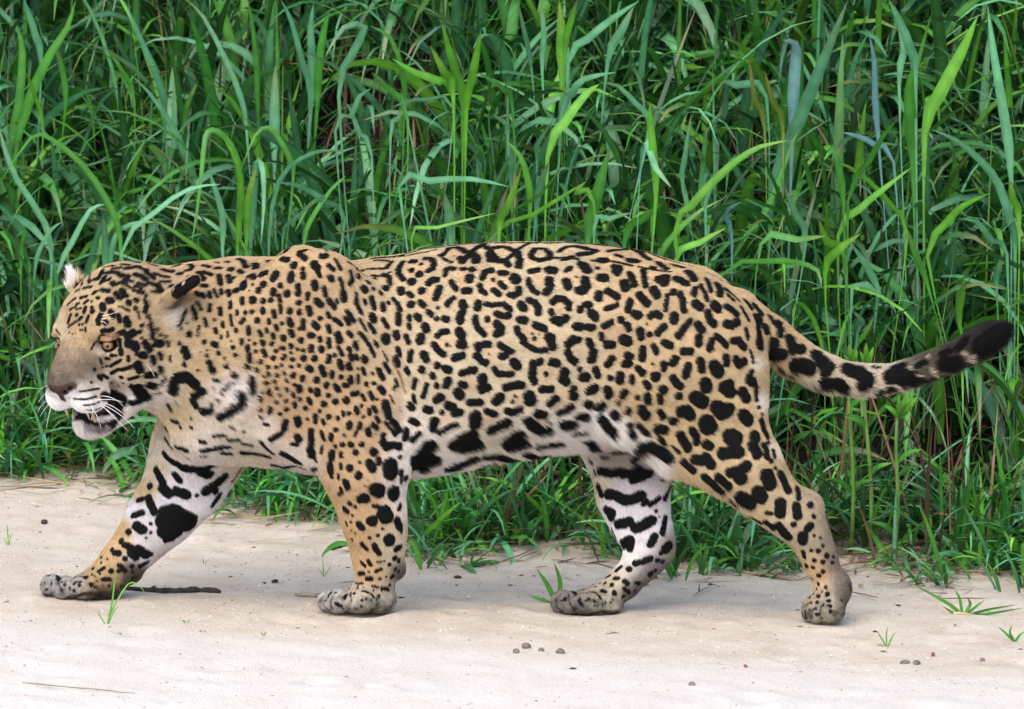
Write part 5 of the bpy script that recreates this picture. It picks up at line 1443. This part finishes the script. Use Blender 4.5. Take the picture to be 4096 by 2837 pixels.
stick('twig', 'pale broken stalk under the grass tuft behind the raised hind foot', 'twig', [(3770, 2456), (3900, 2468)], 0.0050, 0.0040, mstraw)
stick('twig', 'brown stem lying along the sand under the raised hind leg', 'twig', [(2780, 2260), (2950, 2290), (3100, 2310), (3170, 2322)], 0.0030, 0.0022, mstraw, ((0.6, 0.015, 0.006),))
def lump(label, px, py, sx, sy, sz, mat, name='pebble', group='dark pebbles on the pale sand', cat='pebble'):
    p = on_sand(px, py)
    bm = bmesh.new(); bmesh.ops.create_icosphere(bm, subdivisions=3, radius=1.0)
    sd = random.random() * 50
    co = np.array([v.co[:] for v in bm.verts])
    q = 1 + 0.16 * fbm(co + sd, int(sd * 10), 0.45, 3)
    for v, k in zip(bm.verts, q): v.co = Vector((v.co.x * sx * k, v.co.y * sy * k, v.co.z * sz * k))
    me_ = bpy.data.meshes.new(name); bm.to_mesh(me_); bm.free()
    me_.polygons.foreach_set('use_smooth', np.ones(len(me_.polygons), bool))
    o = link(name, me_, None, mat); o.location = (p[0], p[1], p[2] + sz * 0.55)
    o.rotation_euler = (0, 0, random.uniform(0, 3))
    tag(o, label, cat, group)
    return o
lump('small dark pebble at the outer end of the row of four', 2064, 2612, 0.0070, 0.006, 0.0055, mstone)
lump('largest elongated dark pebble of the row of four, set furthest back', 2104, 2592, 0.0105, 0.008, 0.0070, mstone)
lump('small round dark pebble between two larger ones in the row of four', 2166, 2608, 0.0065, 0.006, 0.0055, mstone)
lump('rounded grey pebble at the end of the row of four towards the hind feet', 2240, 2616, 0.0100, 0.008, 0.0070, mstone)
lump('dark knobbly dropping on the sand in front of the trailing hind foot', 3620, 2656, 0.0120, 0.007, 0.0050, mstone, 'dropping', 'dark crumbs before the hind foot', 'dropping')
lump('longer dark dropping lying end to end with another before the trailing hind foot', 3668, 2658, 0.0150, 0.007, 0.0055, mstone, 'dropping', 'dark crumbs before the hind foot', 'dropping')
lump('reddish brown chip standing up on the sand by the dark droppings', 3732, 2622, 0.0070, 0.003, 0.0045, mred, 'wood_chip', None, 'chip')
lump('small dark chip on the sand between the grass tuft and the droppings', 3930, 2644, 0.0050, 0.004, 0.0040, mstone, 'wood_chip', None, 'chip')
lump('lone dark pebble on the pale sand below the trailing hind foot', 2768, 2742, 0.0075, 0.006, 0.0045, mstone, 'pebble', None)
lump('tiny reddish pebble on the pale sand', 2982, 2668, 0.0045, 0.004, 0.0035, mred, 'pebble', None)
lump('small dark clod on the sand by the low dark chips left of the leading foreleg', 178, 2095, 0.0080, 0.007, 0.0060, mbark, 'clod', None, 'clod')
lump('flat dark clod on the sand just behind the leading front paw', 1100, 2328, 0.0110, 0.008, 0.0035, mbark, 'clod', None, 'clod')
lump('small dark clod between the front legs', 1830, 2312, 0.0080, 0.008, 0.0035, mbark, 'clod', None, 'clod')

def seed(label, px, py, leaves, name='seedling', cat='seedling', group=None, kc='y'):
    p = on_sand(px, py)
    e = empty(name, p); tag(e, label, cat, group)
    for w, pts in leaves:
        P = [p - np.array([0, 0, 0.004])]
        for i, q in enumerate(pts): P.append(W(q[0], q[1], p[1] - 0.01 * (i + 1) * random.uniform(-0.3, 1)))
        link('leaf_blade', leaf_me(P, w * S * 0.5 * (0.55 if kc == 'y' else 0.62), KCOL[kc] * random.uniform(0.85, 1.1)), e, mleaf)
    return e
seed('tall grass seedling with a hooked leaf in front of the leading front paw', 428, 2500, [(15, [(450, 2400), (463, 2262)]), (13, [(445, 2450), (510, 2338), (560, 2345), (593, 2400)]), (10, [(400, 2465), (392, 2440)]), (10, [(460, 2440), (478, 2430)])])
seed('small three-leaved sprout on the sand at the left of the leading leg', 34, 2180, [(10, [(30, 2120), (28, 2095)]), (8, [(45, 2140), (62, 2110)]), (8, [(20, 2160), (8, 2150)])])
seed('thin upright sprout just left of the planted front leg', 1296, 2300, [(9, [(1292, 2260), (1290, 2222)]), (7, [(1315, 2275), (1328, 2250)]), (7, [(1282, 2285), (1270, 2278)])])
seed('tiny two-leaved sprout on the bare sand between the front legs', 816, 2258, [(7, [(812, 2240), (806, 2236)]), (7, [(825, 2248), (836, 2238)])])
seed('spindly leafy seedling on the sand before the trailing hind foot', 3548, 2588, [(10, [(3545, 2540), (3552, 2505)]), (12, [(3530, 2560), (3505, 2520)]), (12, [(3570, 2545), (3590, 2525)]), (8, [(3520, 2580), (3502, 2590)])])
seed('tiny green sprout on the sand below the leading front paw', 744, 2492, [(9, [(735, 2484), (728, 2482)]), (9, [(752, 2484), (762, 2480)])])
seed('tiny green sprout on the pale sand by the drop of the bank', 1054, 2538, [(9, [(1046, 2532), (1042, 2530)]), (9, [(1062, 2532), (1066, 2528)])])
seed('broad-leaved green plant spreading beside the toes of the far hind paw', 2232, 2422, [(34, [(2190, 2340), (2145, 2275)]), (34, [(2240, 2330), (2215, 2245)]), (26, [(2170, 2400), (2108, 2382)]), (30, [(2160, 2430), (2100, 2452)]), (26, [(2180, 2445), (2140, 2455)]), (16, [(2170, 2420), (2100, 2420)])], 'broadleaf_plant', 'plant', None, 'g')
seed('sprawling grass tuft on the sand behind the trailing hind foot', 3850, 2462, [(26, [(3800, 2420), (3640, 2330)]), (20, [(3840, 2400), (3820, 2360)]), (24, [(3880, 2420), (3870, 2390)]), (22, [(3950, 2440), (4070, 2420)]), (22, [(3960, 2455), (4096, 2432)]), (22, [(3900, 2460), (4000, 2500), (4080, 2555)]), (18, [(3810, 2450), (3770, 2425)]), (20, [(3900, 2430), (3940, 2400)])], 'grass_tuft', 'grass', None, 'g')
seed('low green grass sprig at the far right edge of the sand', 4060, 2560, [(20, [(4020, 2530), (3990, 2505)]), (18, [(4080, 2540), (4110, 2520)]), (16, [(4040, 2530), (4050, 2500)])], 'grass_tuft', 'grass', None, 'g')

# crumbs of sand, bark and grit strewn everywhere: real little lumps
def crumbs(name, n, xr, yr, size, cols, label, cat, flat=0.6):
    X = rng.uniform(*xr, n); Y = rng.uniform(*yr, n)
    kp = (Y < edge_y(X) + 0.1) & ((Y + 0.3 * X > -0.55) | (rng.random(n) < 0.35))
    X, Y = X[kp], Y[kp]; n = len(X)
    sz = size[0] * (size[1] / size[0]) ** (rng.random(n) ** 2.2)
    base = np.array([[1, 0, 0], [0.3, 0.95, 0], [-0.8, 0.6, 0], [-0.85, -0.5, 0], [0.2, -1, 0], [0.1, 0.1, 1], [0, 0, -0.8]], float)
    tri = np.array([[0, 1, 5], [1, 2, 5], [2, 3, 5], [3, 4, 5], [4, 0, 5], [1, 0, 6], [2, 1, 6], [3, 2, 6], [4, 3, 6], [0, 4, 6]])
    a = rng.uniform(0, 6.28, n)
    v = base[None] * (1 + 0.25 * rng.normal(size=(n, 7, 3)))
    el = rng.uniform(0.6, 1.7, n)
    vx, vy = v[..., 0] * el[:, None], v[..., 1]
    R = np.stack([vx * np.cos(a)[:, None] - vy * np.sin(a)[:, None], vx * np.sin(a)[:, None] + vy * np.cos(a)[:, None], v[..., 2] * flat], -1) * sz[:, None, None]
    gz = ground_z(X, Y) + sand_relief(X, Y)
    P = R + np.stack([X, Y, gz + sz * 0.2], -1)[:, None]
    F = (tri[None] + 7 * np.arange(n)[:, None, None]).reshape(-1, 3)
    c = np.array(cols)[rng.integers(0, len(cols), n)] * (0.75 + 0.5 * rng.random((n, 1)))
    me = mesh_np(name, P.reshape(-1, 3), F, False, np.repeat(c, 7, 0))
    m, nt, b = new_mat(name)
    at = node(nt, 'ShaderNodeAttribute', attribute_name='col'); nt.links.new(at.outputs['Color'], b.inputs['Base Color'])
    b.inputs['Roughness'].default_value = 0.95; b.inputs['Specular IOR Level'].default_value = 0.1
    o = link(name, me, None, m); tag(o, label, cat, kind='stuff')
crumbs('sand_grit', 45000, (-1.8, 1.8), (-2.1, 2.4), (0.0009, 0.0034), [(0.50, 0.43, 0.37), (0.60, 0.53, 0.46), (0.42, 0.34, 0.28), (0.36, 0.29, 0.23), (0.56, 0.49, 0.42)], 'coarse sand grains and clods strewn over the sand', 'sand')
crumbs('plant_crumbs', 1000, (-1.8, 1.8), (-2.1, 2.4), (0.0012, 0.0065), [(0.06, 0.042, 0.03), (0.11, 0.075, 0.05), (0.2, 0.13, 0.085), (0.035, 0.027, 0.022)], 'dark crumbs of bark and dead leaf scattered on the sand', 'litter', 0.35)
